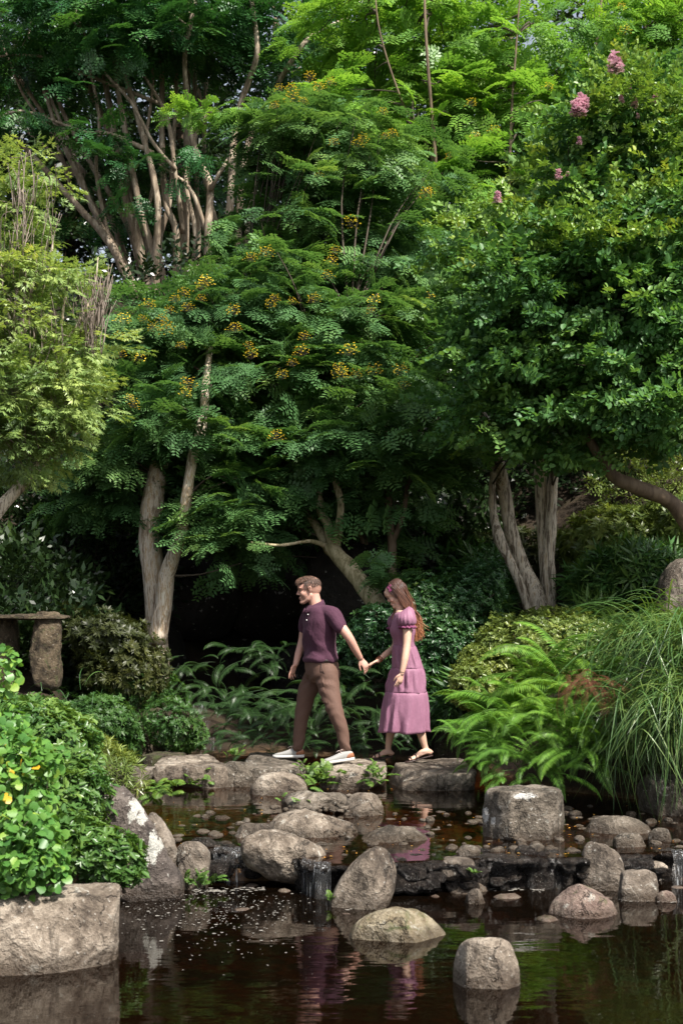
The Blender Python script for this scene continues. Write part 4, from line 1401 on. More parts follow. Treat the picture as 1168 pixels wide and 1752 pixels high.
for k in range(190):      # bare pale twigs standing up out of the foliage
    x = tr.choice([tr.uniform(-10, 110), tr.uniform(20, 60), tr.uniform(140, 175)]); y = tr.uniform(290, 720) if x < 130 else tr.uniform(480, 560)
    p = Pn(x, y + 55, 12.55 + tr.uniform(0, .4)); q = Pn(x + tr.uniform(-14, 22), y - tr.uniform(0, 35), 12.5 + tr.uniform(0, .4))
    a, b = catmull([p, (p + q) / 2 + rng.normal(0, .02, 3), q], [.005, .004, .0025], 3)
    mb.tube(a, b, 4)
    if tr.random() < .5:
        m = a[3]; q2 = m + (q - m) * .8 + np.array([tr.uniform(-.09, .09), 0, .02])
        mb.tube([m, (m + q2) / 2 + [0.01, 0, 0], q2], [.0035, .003, .002], 4)
link('bare_twigs', mb.mesh(), M_['twig'], t, kind='stuff')

# ---------------------------------------------------------------- shrubs
shrub('dark_shrub', 'low olive shrub right of the stone post in the left shade', 'shrub', 'olive', ROS, [(180, 1090, 15.6, 80, 50, .5), (230, 1130, 15.5, 50, 45, .4), (140, 1070, 15.8, 50, 30, .4), (200, 1160, 15.4, 60, 30, .4)], 2400, .07)
shrub('glossy_shrub', 'glossy dark green shrub directly behind the woman', 'shrub', 'glossy', ROSO,
      [(650, 1090, 15.6, 60, 60, .5), (720, 1050, 15.6, 70, 60, .6), (790, 1040, 15.8, 70, 60, .6), (750, 1110, 15.3, 90, 60, .5), (820, 1000, 16.2, 50, 40, .5), (700, 1130, 15.2, 60, 50, .4), (610, 1120, 15.8, 40, 50, .4)], 7000, .056)
shrub('mounded_shrub', 'clipped rounded pale green mound below the crape myrtle trunks', 'shrub', 'mound', ROSO,
      [(930, 1110, 15.0, 130, 68, .8), (850, 1140, 14.8, 70, 50, .5), (1020, 1120, 14.9, 70, 60, .6), (815, 1170, 14.4, 45, 35, .35)], 7500, .052, noisy=.06)
shrub('clipped_hedge', 'clipped rounded hedge below the bent trunk at right', 'hedge', 'mound', ROS, [(1070, 930, 17.5, 120, 60, .8), (1160, 900, 17.3, 80, 55, .7)], 2200, .11, noisy=.05)
shrub('small_shrub', 'low shaded hedge between the crape myrtle trunks and the clipped hedge', 'shrub', 'olive', ROS, [(880, 960, 18.6, 100, 50, .6), (1000, 1000, 18.2, 50, 40, .5)], 1300, .12)
shrub('narrow_leaved_plant', 'narrow-leaved bright plant mass behind the long grass at right', 'shrub', 'bamboo', ROSN, [(1035, 1005, 16.4, 45, 45, .4), (1085, 985, 16.4, 70, 50, .5), (1130, 1000, 16.2, 50, 40, .4), (1020, 1045, 16.0, 35, 25, .3)], 900, .24)
shrub('narrow_leaved_plant', 'narrow-leaved plants in shade right of the woman\'s skirt', 'shrub', 'bamboo', ROSN, [(780, 1200, 14.9, 50, 40, .35), (800, 1170, 15, 40, 30, .3)], 260, .22)
shrub('narrow_leaved_plant', 'dark narrow-leaved plants between the glossy shrub and the pale trunks', 'shrub', 'bamboo', ROSN, [(830, 1030, 17.3, 35, 40, .4), (810, 980, 17.8, 40, 40, .4)], 320, .22)
shrub('ground_cover_plant', 'dense small-leaved ground cover left of the mossy upright rock', 'ground cover', 'cover', ROS, [(150, 1235, 14.8, 90, 45, .6), (100, 1250, 14.4, 60, 45, .5), (190, 1260, 14.9, 50, 45, .4), (205, 1185, 15.5, 60, 30, .3)], 3200, .055, noisy=.1)
shrub('ground_cover_plant', 'patch of small-leaved ground cover right of the mossy upright rock', 'ground cover', 'cover', ROS, [(296, 1245, 15.1, 34, 38, .3), (262, 1190, 15.9, 40, 24, .3), (330, 1262, 15.2, 20, 24, .2)], 1500, .05)
shrub('azalea_shrub', 'rounded azalea shrub behind the round-leaved bush at the left edge', 'shrub', 'azalea', ROSO,
      [(50, 1300, 9.7, 120, 100, .6), (110, 1370, 9.4, 80, 70, .4), (20, 1240, 10.2, 100, 55, .6), (90, 1290, 9.9, 80, 80, .5)], 3800, .062, noisy=.04)
shrub('azalea_shrub', 'low spreading azalea branch overhanging the pool below the lichen boulder', 'shrub', 'azalea', ROSO,
      [(165, 1460, 8.75, 75, 36, .28), (110, 1440, 8.75, 60, 45, .3), (200, 1490, 8.7, 48, 22, .2)], 900, .068, noisy=.03)
shrub('pale_sedge', 'pale green dry tuft of ground plant on the bank behind the lichen boulder', 'plant', 'mound', ROSN, [(195, 1322, 11.6, 40, 30, .2), (170, 1300, 11.8, 30, 25, .2)], 300, .09)

# round-leaved bush in the near left corner: its largest leaves are parts
t = thing('round_leaved_bush', 'bright round-leaved bush with a few yellow leaves at the lower left edge', 'shrub', P(-20, 1560, 7.9))
bl = [(20, 1350, 8.0, 75, 110, .35), (40, 1450, 7.8, 70, 70, .3), (0, 1260, 8.2, 50, 60, .3), (10, 1150, 8.4, 20, 40, .15), (70, 1480, 7.8, 45, 50, .2), (80, 1300, 8.0, 30, 25, .15), (0, 1500, 7.8, 40, 40, .2)]


def round_leaf():
    th = np.array([math.pi, 2.4, 1.6, .8, 0, -.8, -1.6, -2.4])
    rr = np.array([.30, .52, .5, .5, .52, .5, .5, .52])
    V = np.stack([.5 + rr * np.cos(th), rr * np.sin(th) * 1.0, .12 * np.abs(np.sin(th)) - .1 * np.cos(th) * (np.cos(th) > 0)], -1)
    Q = np.array([(0, 1, 2, 7), (7, 2, 3, 6), (6, 3, 4, 5)])
    Q = np.array([(0, 7, 2, 1), (7, 6, 3, 2), (6, 5, 4, 3)])
    return V, Q


RL = [round_leaf()]
C, N = blob_points(bl, 2100, .7)
D = N * .6 + rng.normal(0, .6, C.shape) + [0, -.2, -.1]
up = N + np.array([0, -.5, .7])
Rm = frames(D, .35, up)
sc = .055 * rng.uniform(.6, 1.15, len(C))
front = C[:, 1] - C[:, 2] * .3
order = np.argsort(front)
big, rest = order[:280], order[280:]
rv = np.clip(rng.random(len(C)) * .82 + .14 * (C[:, 2] - .2), 0, .9) + .1 * (rng.random(len(C)) < .025)
leaf_meshes = []
for v in np.linspace(0, 1, 10):
    lm = mesh_from(RL[0][0], [RL[0][1]], False, np.full(3, v))
    lm.materials.append(M_['round'])
    leaf_meshes.append(lm)
for i in big:
    inst('leaf', leaf_meshes[int(min(9, rv[i] * 10))], t, Rm[i] * sc[i], C[i])
link('foliage', scatter(RL, C[rest], Rm[rest], sc[rest], rv[rest]), M_['round'], t, kind='stuff')
mb = MB()
for k in range(46):
    e = C[rng.integers(0, len(C))]
    s = np.array(P(-30, 1540, 8.1)) + rng.normal(0, .07, 3)
    a, b = catmull([s, (s + e) / 2 + rng.normal(0, .05, 3), e], [.006, .004, .002], 4)
    mb.tube(a, b, 4)
link('stems', mb.mesh(), M_['twig_brown'], t)

# yellow leaves sticking out at the left edge
# ---------------------------------------------------------------- ferns
def frond_mesh(mat, seed, pairs=30, L=1.0, W=.17, droop=.45, curl=1.0, slim=.011, up=.9):
    """an arching frond along +x with pairs of narrow pinnae"""
    r = random.Random(seed)
    mb = MB()
    t = np.linspace(0, 1, 14)
    x = L * np.sin(t * 1.25) / 1.25 * 1.05
    z = L * (up * t * .55 - droop * t ** 2.2)
    y = .05 * np.sin(t * 3 + seed)
    pts = np.stack([x, y, z], -1)
    mb.tube(pts, np.linspace(.006, .002, 14), 4, caps=False, rnd=.3)
    for k in range(pairs):
        u = .16 + .84 * (k + .5) / pairs
        p = np.array([np.interp(u, t, pts[:, i]) for i in range(3)])
        q = np.array([np.interp(min(u + .03, 1), t, pts[:, i]) for i in range(3)])
        d = (q - p) / (np.linalg.norm(q - p) + 1e-6) if u < .97 else d
        l = W * (math.sin(math.pi * min(1, u * .9 + .12)) ** .7) * (1.15 - .55 * u) * r.uniform(.9, 1.1)
        for s in (-1, 1):
            sd = np.array([-d[1], d[0], 0]) * s; sd /= np.linalg.norm(sd)
            dd = sd * .86 + d * .48 + np.array([0, 0, -.18 + r.uniform(-.1, .1)])
            dd /= np.linalg.norm(dd)
            w = slim * r.uniform(.9, 1.1)
            m_ = p + dd * l * .5
            e = p + dd * l + np.array([0, 0, -.22 * l * curl])
            mb.add([p, m_ + d * w, e, m_ - d * w], [(0, 1, 2, 3)], rnd=min(1, max(0, .35 + .35 * u + r.uniform(-.2, .2))))
    me = mb.mesh(False)
    me.materials.append(M_[mat])
    return me


FR = [frond_mesh('fern', s, 44, 1, .16, .5, slim=.0070) for s in (1, 2, 3)] + [frond_mesh('fern', 4, 44, 1, .15, .75, slim=.0070)]
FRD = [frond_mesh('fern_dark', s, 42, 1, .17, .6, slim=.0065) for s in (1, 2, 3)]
FRX = [frond_mesh('fern_dead', s, 22, 1, .10, .8, slim=.008) for s in (1, 2)]
FRM = [frond_mesh('moss', s, 18, 1, .30, .5, slim=.036) for s in (1, 2)]


def fern(label, px, py, Y, n, L, meshes, az=(0, 6.28), el=(-.2, .5), seed=0, name='fern', cat='fern', spread=.1, group=None):
    r = random.Random(seed)
    c = P(px, py, Y)
    t = thing(name, label, cat, c, group)
    for k in range(n):
        a = r.uniform(*az); e = r.uniform(*el)
        s = L * r.uniform(.65, 1.15)
        R = Matrix.Rotation(a, 3, 'Z') @ Matrix.Rotation(-e, 3, 'Y') @ Matrix.Rotation(r.uniform(-.4, .4), 3, 'X')
        p = c + Vector((r.gauss(0, spread), r.gauss(0, spread), r.gauss(0, spread * .4)))
        inst('frond', meshes[k % len(meshes)], t, np.array(R) * s, p)
    return t


pi = math.pi
# az: 0 = right, -pi/2 = to the camera, pi = left
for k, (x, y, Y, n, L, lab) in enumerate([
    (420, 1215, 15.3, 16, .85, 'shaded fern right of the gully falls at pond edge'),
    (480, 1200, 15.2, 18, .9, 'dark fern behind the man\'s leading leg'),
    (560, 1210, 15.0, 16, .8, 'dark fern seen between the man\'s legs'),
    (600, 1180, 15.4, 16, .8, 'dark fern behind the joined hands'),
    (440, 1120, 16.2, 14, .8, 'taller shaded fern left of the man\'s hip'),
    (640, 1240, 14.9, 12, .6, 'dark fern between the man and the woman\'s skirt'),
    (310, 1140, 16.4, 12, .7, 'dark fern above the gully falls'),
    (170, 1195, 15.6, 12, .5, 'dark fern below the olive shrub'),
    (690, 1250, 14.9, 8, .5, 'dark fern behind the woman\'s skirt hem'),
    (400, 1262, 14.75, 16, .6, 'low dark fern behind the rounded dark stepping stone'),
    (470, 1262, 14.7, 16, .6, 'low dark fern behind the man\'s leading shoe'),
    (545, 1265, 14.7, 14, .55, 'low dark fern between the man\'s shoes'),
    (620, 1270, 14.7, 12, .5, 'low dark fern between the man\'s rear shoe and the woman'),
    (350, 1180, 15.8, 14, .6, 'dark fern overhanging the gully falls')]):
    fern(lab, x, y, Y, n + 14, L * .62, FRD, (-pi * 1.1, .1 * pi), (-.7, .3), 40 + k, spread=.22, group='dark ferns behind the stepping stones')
for k, (x, y, Y, n, L, lab) in enumerate([
    (900, 1230, 13.0, 26, .80, 'bright arching fern left of the rusty dead fronds'),
    (850, 1270, 12.7, 18, .62, 'bright fern drooping beside the last stepping stone'),
    (960, 1170, 13.1, 24, .85, 'bright fern below the clipped mound'),
    (1000, 1280, 12.2, 20, .62, 'fern behind the cube-shaped boulder\'s right corner'),
    (900, 1310, 12.2, 20, .55, 'fern hanging behind the cube-shaped boulder'),
    (1050, 1200, 12.7, 16, .8, 'fern reaching into the long grass'),
    (960, 1240, 12.4, 18, .7, 'bright fern in the middle of the right bank')]):
    fern(lab, x, y, Y, int(n * 2.3), L, FR, (-pi * 1.15, .02 * pi), (-.5, .75), 60 + k, spread=.16, group='bright ferns on the right bank')
fern('rusty dead fern fronds between the bright fern and the grass', 1010, 1165, 11.9, 40, .42, FRX, (-pi, 0), (-1.1, .0), 75, spread=.10)
fern('small maidenhair fern at the foot of the lichen boulder', 342, 1508, 9.75, 26, .13, FRM, (-pi, pi), (0, 1.2), 76, name='maidenhair_fern', spread=.05)
fern('small fern sprig at the right foot of the oblong boulder', 634, 1528, 9.45, 10, .10, FRM, (-pi, pi), (0, 1.2), 77, name='small_fern', spread=.02)
fern('small fern sprig on the left foot of the oblong boulder', 566, 1540, 9.25, 8, .08, FRM, (-pi, pi), (0, 1.2), 78, name='small_fern', spread=.02)
fern('green sprig on the ledge below the small pale stone', 810, 1495, 9.55, 7, .08, FRM, (-pi, pi), (.2, 1.3), 79, name='small_fern', spread=.012)
fern('light green fern tuft between the two middle stepping stones', 551, 1336, 13.15, 36, .2, FRM, (-pi, pi), (-.2, 1.2), 80, name='small_fern', spread=.09)
fern('yellow green tuft on the front corner of the middle stepping stone', 640, 1328, 13.0, 30, .15, FRM, (-pi, pi), (-.6, 1.0), 81, name='small_fern', spread=.08)
fern('small green tuft at the waterline of the large pale stepping stone', 335, 1338, 13.2, 26, .15, FRM, (-pi, pi), (-.4, 1.0), 82, name='small_fern', spread=.07)
fern('green sprig at the corner of the stone under the man\'s leading shoe', 510, 1316, 13.5, 14, .12, FRM, (-pi, pi), (-.4, 1.0), 83, name='small_fern', spread=.05)
fern('pale sprig standing up behind the large pale stepping stone', 400, 1294, 13.9, 10, .14, FRM, (-pi, pi), (.1, 1.0), 84, name='small_fern', spread=.03)
fern('green tuft growing along the dark sloping mid-pond rock', 525, 1379, 12.0, 34, .10, FRM, (-pi, pi), (-.2, 1.2), 85, name='small_fern', spread=.10)
fern('fern sprig on the cracked pale rock by the waterfall', 428, 1462, 9.9, 12, .11, FRM, (-pi, pi), (0, 1.2), 86, name='small_fern', spread=.03)
fern('fine trailing plant beside the lichen boulder at the pond edge', 268, 1352, 11.9, 26, .22, FRM, (-pi, pi), (-.8, .6), 87, name='trailing_plant', cat='plant', spread=.08)


# ---------------------------------------------------------------- long grass
def blade_mesh(seed, L=1.0, droop=.8, up=1.3, w=.0075):
    r = random.Random(seed)
    t = np.linspace(0, 1, 9)
    x = L * (.25 * t + .55 * t ** 1.6)
    z = L * (up * t * .8 - droop * t ** 2.3)
    y = .04 * np.sin(2 * t + seed)
    ww = w * np.clip(np.sin(np.pi * (t * .85 + .12)), .08, 1)
    V = np.concatenate([np.stack([x, y + ww, z + .3 * ww], -1), np.stack([x, y, z], -1), np.stack([x, y - ww, z + .3 * ww], -1)])
    n = 9
    Q = [(i, i + 1, n + i + 1, n + i) for i in range(n - 1)] + [(n + i, n + i + 1, 2 * n + i + 1, 2 * n + i) for i in range(n - 1)]
    return V, np.array(Q)


BL = [blade_mesh(s, 1, d, u) for s, d, u in ((1, 1.1, 1.3), (2, 1.35, 1.25), (3, .8, 1.3), (4, 1.6, 1.2))]


def tussock(label, px, py, Y, n, L, seed, az=(-pi * 1.15, .15 * pi), nparts=120, mat='grass', name='grass_tussock', spread=.2, wide=1.0):
    r = random.Random(seed)
    c = P(px, py, Y)
    t = thing(name, label, 'grass', c, 'long grasses on the right bank')
    ms = []
    for k, (v, q) in enumerate(BL):
        for val in (.1, .45, .8):
            m = mesh_from(v * [1, wide, 1], [q], True, np.full(len(q), val)); m.materials.append(M_[mat]); ms.append(m)
    pos, Rs, sc = [], [], []
    for k in range(n):
        a = r.uniform(*az); e = r.uniform(-.55, .35)
        R = Matrix.Rotation(a, 3, 'Z') @ Matrix.Rotation(-e, 3, 'Y') @ Matrix.Rotation(r.uniform(-.5, .5), 3, 'X')
        p = np.array(c) + np.array([r.gauss(0, spread), r.gauss(0, spread), r.gauss(0, spread * .5)])
        s = L * r.uniform(.6, 1.15)
        if k < nparts:
            inst('blade', ms[k % len(ms)], t, np.array(R) * s, p)
        else:
            pos.append(p); Rs.append(np.array(R)); sc.append(s)
    if pos:
        link('blades', scatter([(v * [1, wide, 1], q) for v, q in BL], np.array(pos), np.array(Rs), np.array(sc)), M_[mat], t, kind='stuff')
    return t


tussock('uppermost long arching grass clump right of the clipped mound', 1135, 1110, 12.7, 900, .85, 1, nparts=100)
tussock('dark long grass clump hanging over the boulder at the right edge', 1175, 1220, 11.6, 900, .80, 2, nparts=100)
tussock('long grass clump at the right edge above the boulder', 1210, 1130, 12.0, 600, .9, 3, nparts=80)
tussock('lower grass clump hanging to the water right of the dead fronds', 1120, 1250, 12.0, 460, .62, 4, nparts=80)
tussock('small upright strap-leaved tuft above the azalea at left', 92, 1235, 11.4, 12, .33, 5, az=(-pi, pi), nparts=12, spread=.12, wide=1.6)
tussock('dark strap leaves below the stone post at left', 100, 1215, 14.2, 60, .4, 6, az=(-pi, pi), nparts=60, spread=.3, mat='bamboo', wide=1.4)
tussock('thin arching grass sprig right of the woman\'s rear foot', 790, 1262, 13.6, 9, .3, 7, az=(-pi, 0), nparts=9, spread=.04)

# fallen leaves on rocks and water
mb = MB()
fl = random.Random(9)
for k in range(230):
    px = fl.uniform(280, 1168); py = fl.choice([fl.gauss(1345, 6), fl.gauss(1400, 25), fl.gauss(1470, 10), fl.gauss(1440, 20)])
    y = EYE * F / (py - HZ); x = (px - 584) / F * y
    if y < lip_y(px): continue
    a = fl.uniform(0, 6.28); l = fl.uniform(.008, .022)
    d = np.array([math.cos(a), math.sin(a), 0]); s = np.array([-d[1], d[0], 0])
    mb.add(quad_leaf((x, y, .006 + fl.random() * .003), d, s, l * 1.5, l * .7, droop=.002), [(0, 1, 2, 3)], rnd=fl.random())
o = link('fallen_leaves', mb.mesh(False), M_['yellow_leaf'], loc=(0, 11, 0), kind='stuff')
tag(o, 'tiny yellow and brown fallen leaves floating on the upper pond', 'leaves')

# stone post with a slab at left
t = thing('stone_bench', 'rough stone slab on an upright post in the shade at the left edge', 'stone bench', P(75, 1180, 15))
W, T = rock_mesh((.19, .18, .42), 401, 5, n=4, planes=8, rough=.10)
link('post', mesh_from(W + Pn(78, 1115, 15), [T], True), M_['dark_stone_post'], t)
W, T = rock_mesh((.72, .26, .03), 402, 5, n=3, planes=6, rough=.06)
link('slab', mesh_from(W + Pn(0, 1056, 15), [T], True), M_['dark_stone_post'], t)
W, T = rock_mesh((.14, .18, .42), 403, 4, n=5, planes=4, rough=.04)
link('post', mesh_from(W + Pn(8, 1120, 15.2), [T], True), M_['dark_stone_post'], t)

# pale lichen and bird marks: stains that belong to one stone each
def stain(rockobj, spots, col, nsc=26, amt=.8):
    me = rockobj.data
    loc = np.array(rockobj.location)
    V = get_co(me); N = get_no(me)
    W = V + loc
    px = 584 + W[:, 0] / W[:, 1] * F
    py = HZ - (W[:, 2] - EYE) / W[:, 1] * F
    src = me.materials[0]
    mt = src.copy(); mt.name = src.name + '_stained'
    me.materials[0] = mt
    nt = mt.node_tree
    bs = [n for n in nt.nodes if n.type == 'BSDF_PRINCIPLED'][0]
    old = bs.inputs['Base Color'].links[0].from_socket
    m = NT.__new__(NT); m.m = mt; m.t = nt
    v = m.obj()
    nz = m.noise(nsc, 5, .75, v, .5)
    nz2 = m.noise(nsc * 4, 4, .7, v)
    fac = None
    for (x, y, rx, rz) in spots:
        d = ((px - x) ** 2 + (py - y) ** 2) + 1e4 * (N[:, 1] > .3)
        c = V[int(np.argmin(d))]
        Y = float(W[int(np.argmin(d))][1])
        sx, sz = rx / F * Y, rz / F * Y
        sub = m.n('VectorMath', _operation='SUBTRACT'); m.set(sub.inputs[0], v); sub.inputs[1].default_value = tuple(c)
        dv = m.n('VectorMath', _operation='DIVIDE'); m.set(dv.inputs[0], sub.outputs[0]); dv.inputs[1].default_value = (sx, max(sx, sz) * 1.6, sz)
        ln = m.n('VectorMath', _operation='LENGTH'); m.set(ln.inputs[0], dv.outputs[0])
        k = m.math('SUBTRACT', 1.0, ln.outputs['Value'])
        fac = k if fac is None else m.math('MAXIMUM', fac, k)
    k = m.math('ADD', fac, m.math('MULTIPLY', m.math('SUBTRACT', nz, .5), 2.6))
    k = m.ramp(k, [(.02, 0.0), (.14, 1.0)])
    k = m.math('MULTIPLY', k, m.ramp(nz2, [(.36, .35), (.5, amt)]))
    m.set(bs.inputs['Base Color'], m.mix(k, old, col))


stain(lich, [(233, 1376, 13, 13), (226, 1396, 8, 14), (244, 1402, 10, 11), (262, 1450, 9, 30), (248, 1470, 6, 16), (275, 1440, 5, 18)], (.52, .52, .47))
cube = [o for o in bpy.data.objects if o.get('label', '').startswith('large cube-shaped')][0]
stain(cube, [(895, 1362, 22, 5), (832, 1395, 5, 14), (843, 1402, 4, 8)], (.60, .59, .56), 40)
# ================================================================= PEOPLE
#PEOPLE_BEGIN
SKIN = {}
for nm, c in (('skin_man', (.50, .29, .225)), ('skin_woman', (.54, .35, .26))):
    m = NT(nm)
    tt = m.n('Attribute', _attribute_name='tint').outputs['Fac']
    nz = m.noise(14, 4, .6, m.obj())
    cc = m.mix(nz, tuple(x * .92 for x in c), (min(1, c[0] * 1.05), c[1] * .97, c[2] * .96))
    cc = m.mix(tt, cc, (.16, .085, .06) if nm == 'skin_man' else (.5, .22, .2))
    p = principled(m, cc, .5, .4, m.bump(m.noise(120, 2, .5, m.obj()), .15, .001))
    p.inputs['Subsurface Weight'].default_value = .12
    p.inputs['Subsurface Radius'].default_value = (.02, .008, .004)
    p.inputs['Subsurface Scale'].default_value = .3
    SKIN[nm] = m.done(p)


def cloth(name, color, fold=18, rough=.85, sheen=.3, weave=260, var=.16, dist=.012, stretch=(1, 1, .45), strength=.5):
    m = NT(name)
    v = m.obj()
    n = m.noise(fold, 4, .55, m.mapping(v, stretch), .8)
    n2 = m.noise(fold * 3.5, 3, .6, v, .5)
    w = m.noise(weave, 2, .6, v)
    c = m.mix(n2, tuple(x * (1 - var) for x in color), tuple(x * (1 + var) for x in color))
    h = m.math('ADD', n, m.math('ADD', m.math('MULTIPLY', n2, .25), m.math('MULTIPLY', w, .05)))
    p = principled(m, c, rough, .25, m.bump(h, strength, dist))
    p.inputs['Sheen Weight'].default_value = sheen
    p.inputs['Sheen Tint'].default_value = (*[min(1, x * 2.2 + .1) for x in color], 1)
    return m.done(p)


C_SHIRT = cloth('plum_knit', (.060, .022, .040), 11, dist=.03, strength=.5)
C_TROUS = cloth('brown_twill', (.112, .064, .048), 14, .75, .1, dist=.012, strength=.35)
C_DRESS = cloth('mauve_linen', (.235, .108, .165), 10, .55, .35, dist=.02, stretch=(1, 1, .25), strength=.5)
C_RUFF = cloth('dark_mauve_trim', (.17, .045, .10), 40)
M_SHOE = simple('grey_knit', (.28, .28, .27), .85, .3, 150, .12, .5, .002)
M_SOLE = simple('white_rubber', (.50, .49, .47), .6, .4, 60, .05)
M_TAN = simple('tan_leather', (.27, .11, .055), .6, .4, 60, .1)
M_LACE = simple('pale_lace', (.62, .50, .45), .8)
M_SAND = simple('dark_leather', (.035, .018, .015), .5, .4)
M_BELT = simple('black_belt', (.02, .013, .012), .5, .4)
M_WHITE = simple('button_white', (.8, .78, .76), .35, .5)
M_EYEW = simple('eye_white', (.34, .30, .28), .5, .2)
M_EYED = simple('eye_dark', (.02, .012, .01), .5, .3)
M_LIP = simple('lips', (.45, .15, .13), .5, .4)
M_BRACE = simple('brown_bead', (.22, .07, .035), .4, .5)
M_HFL = simple('hair_flower_petal', (.22, .035, .11), .6, .3, 60, .5)


def hairmat(name, stops, rough=.42):
    m = NT(name)
    t = m.n('Attribute', _attribute_name='rnd').outputs['Fac']
    c = m.ramp(t, stops)
    return m.done(principled(m, c, rough, .5))


M_HMAN = hairmat('short_brown_hair', [(0, (.035, .018, .011)), (1, (.12, .062, .038))], .5)
M_HWOM = hairmat('long_ombre_hair', [(0, (.035, .015, .011)), (.35, (.085, .034, .02)), (.7, (.17, .066, .03)), (1, (.38, .155, .065))])


def headframe(ear, pitch, scale, yaw=0.0):
    """x forward (to the left of the picture), y to the person's left (to the camera), z up"""
    B = Matrix(((-1, 0, 0), (0, -1, 0), (0, 0, 1))).transposed()     # columns fwd, left, up
    R = Matrix.Rotation(yaw, 3, 'Z') @ B @ Matrix.Rotation(pitch, 3, 'Y')
    A = np.array(R) * scale
    o = np.array(ear)
    return lambda q: np.asarray(q, float) @ A.T + o, A


def head_parts(mb, fr, A, fem=False):
    f = lambda *q: fr(q)
    E = lambda c, r, M=None: mb.ellipsoid(fr(c), r, A if M is None else A @ M, 20, 14)
    E((-.012, 0, .038), (.101, .077, .086))
    E((-.03, 0, .01), (.085, .070, .080))
    E((.028, 0, -.025), (.060, .056, .085) if fem else (.063, .060, .088))
    E((.018, 0, -.058), (.060, .054, .056))
    E((.050, 0, .035), (.050, .060, .055))
    for s in (-1, 1):
        jr = .016 if fem else .021
        mb.tube([f(-.006, s * .045, -.050), f(.02, s * .040, -.082), f(.066, s * .014, -.107)], [jr * 1.1, jr * 1.05, jr], 12, dome=True)
        E((.056, s * .034, -.028), (.030, .026, .030))
        E((.074, s * .028, .028), (.014, .028, .010) if fem else (.020, .030, .011))
        # ear: a curved rim with a lobe
        a = [f(-.004, s * .074, -.024), f(-.016, s * .080, -.008), f(-.020, s * .084, .012), f(-.010, s * .085, .026), f(.004, s * .080, .020), f(.006, s * .076, .002)]
        mb.tube(a, [.007, .0065, .006, .006, .006, .005], 8, dome=True)
        E((-.006, s * .077, .003), (.013, .006, .022))
    E((.082, 0, -.104), (.021, .024, .018))
    if fem:
        mb.tube([f(.080, 0, .018), f(.090, 0, -.006), f(.101, 0, -.022)], [.009, .009, .0095], 12, dome=True)
        E((.070, 0, .045), (.028, .045, .045))
    else:
        mb.tube([f(.082, 0, .020), f(.097, 0, -.004), f(.110, 0, -.023)], [.010, .0105, .0115], 12, dome=True)
    mb.tube([f(.092 if fem else .098, -.012, -.030), f(.092 if fem else .098, .012, -.030)], [.0075, .0075], 10, dome=True)
    E((.090, 0, -.060), (.012, .024, .008))
    E((.088, 0, -.073), (.012, .021, .008))
    E((.078, 0, -.088), (.014, .026, .015))


def face_details(root, fr, A, fem=False):
    for s in (-1, 1):
        mb = MB(); mb.ellipsoid(fr((.0785, s * .031, .003)), (.0095, .0115, .0052), A, 12, 8)
        link('eye', mb.mesh(), M_EYEW, root)
        mb = MB(); mb.ellipsoid(fr((.0835, s * .033, .003)), (.0055, .0085, .0050), A, 12, 8)
        link('iris', mb.mesh(), M_EYED, root)
        mb = MB(); mb.tube([fr((.093, s * .014, .021)), fr((.092, s * .030, .028)), fr((.080, s * .048, .022))], [.003, .0038, .002], 6, dome=True)
        link('eyebrow', mb.mesh(), M_HMAN if not fem else M_EYED, root)
        mb = MB(); mb.tube([fr((.088, s * .020, .008)), fr((.0885, s * .032, .0115)), fr((.079, s * .044, .006))], [.0015, .002, .0012], 6)
        link('eyelid', mb.mesh(), M_EYED, root)
    mb = MB(); mb.tube([fr((.088, -.025, -.064)), fr((.1005, 0, -.0665)), fr((.088, .025, -.064))], [.002, .0028, .002], 6)
    link('mouth', mb.mesh(), M_LIP, root)


def hand_parts(mb, wrist, d, n, thumb, s=1.0, curl=.5, spread=.10):
    """d: along the hand, n: palm normal (fingers curl towards it), thumb: side of the thumb"""
    d, n, thumb = [np.array(v, float) / np.linalg.norm(v) for v in (d, n, thumb)]
    w = np.array(wrist, float)
    L = .092 * s
    mb.tube([w - d * .02 * s, w + d * .03 * s, w + d * L * .8], [.024 * s, .031 * s, .037 * s], 12, flat=.42, ref=thumb, dome=True)
    for k, (off, ln) in enumerate(((.029, .072), (.010, .080), (-.009, .075), (-.028, .058))):
        p = w + d * L * (.86 if k < 3 else .78) + thumb * off * s
        f = d + thumb * spread * (1.5 - k)
        a = curl * (.6 + .25 * k * .5)
        pts = [p - d * .02 * s, p]
        ang = 0
        for j, seg in enumerate((.42, .32, .26)):
            ang += a * (.55, .8, .6)[j]
            dd = f * math.cos(ang) + n * math.sin(ang)
            pts.append(pts[-1] + dd * ln * s * seg)
        mb.tube(pts, np.array([.0085, .0088, .0082, .0075, .0062]) * s, 8, dome=True)
    p = w + d * .022 * s + thumb * .022 * s
    pts = [p, p + (d * .6 + thumb * .65 + n * .3) * .034 * s, p + (d * .6 + thumb * .65 + n * .3) * .034 * s + (d * .9 + thumb * .2 + n * .4) * .030 * s]
    pts.append(pts[-1] + (d * 1.0 + n * .45) * .020 * s)
    mb.tube(pts, np.array([.015, .0115, .0095, .0075]) * s, 8, dome=True)


def torso_rings(secs, a, Y, n=32, expo=2.3, wob=0):
    fwd = np.array([-math.cos(a), -math.sin(a), 0]); lat = np.array([-fwd[1], fwd[0], 0])
    th = np.arange(n) / n * 2 * math.pi
    c, s = np.cos(th), np.sin(th)
    c = np.sign(c) * np.abs(c) ** (2 / expo); s = np.sign(s) * np.abs(s) ** (2 / expo)
    R = []
    for (px, py, fb, lt) in secs:
        R.append(Pn(px, py, Y) + fb * c[:, None] * fwd + lt * s[:, None] * lat)
    return np.array(R)


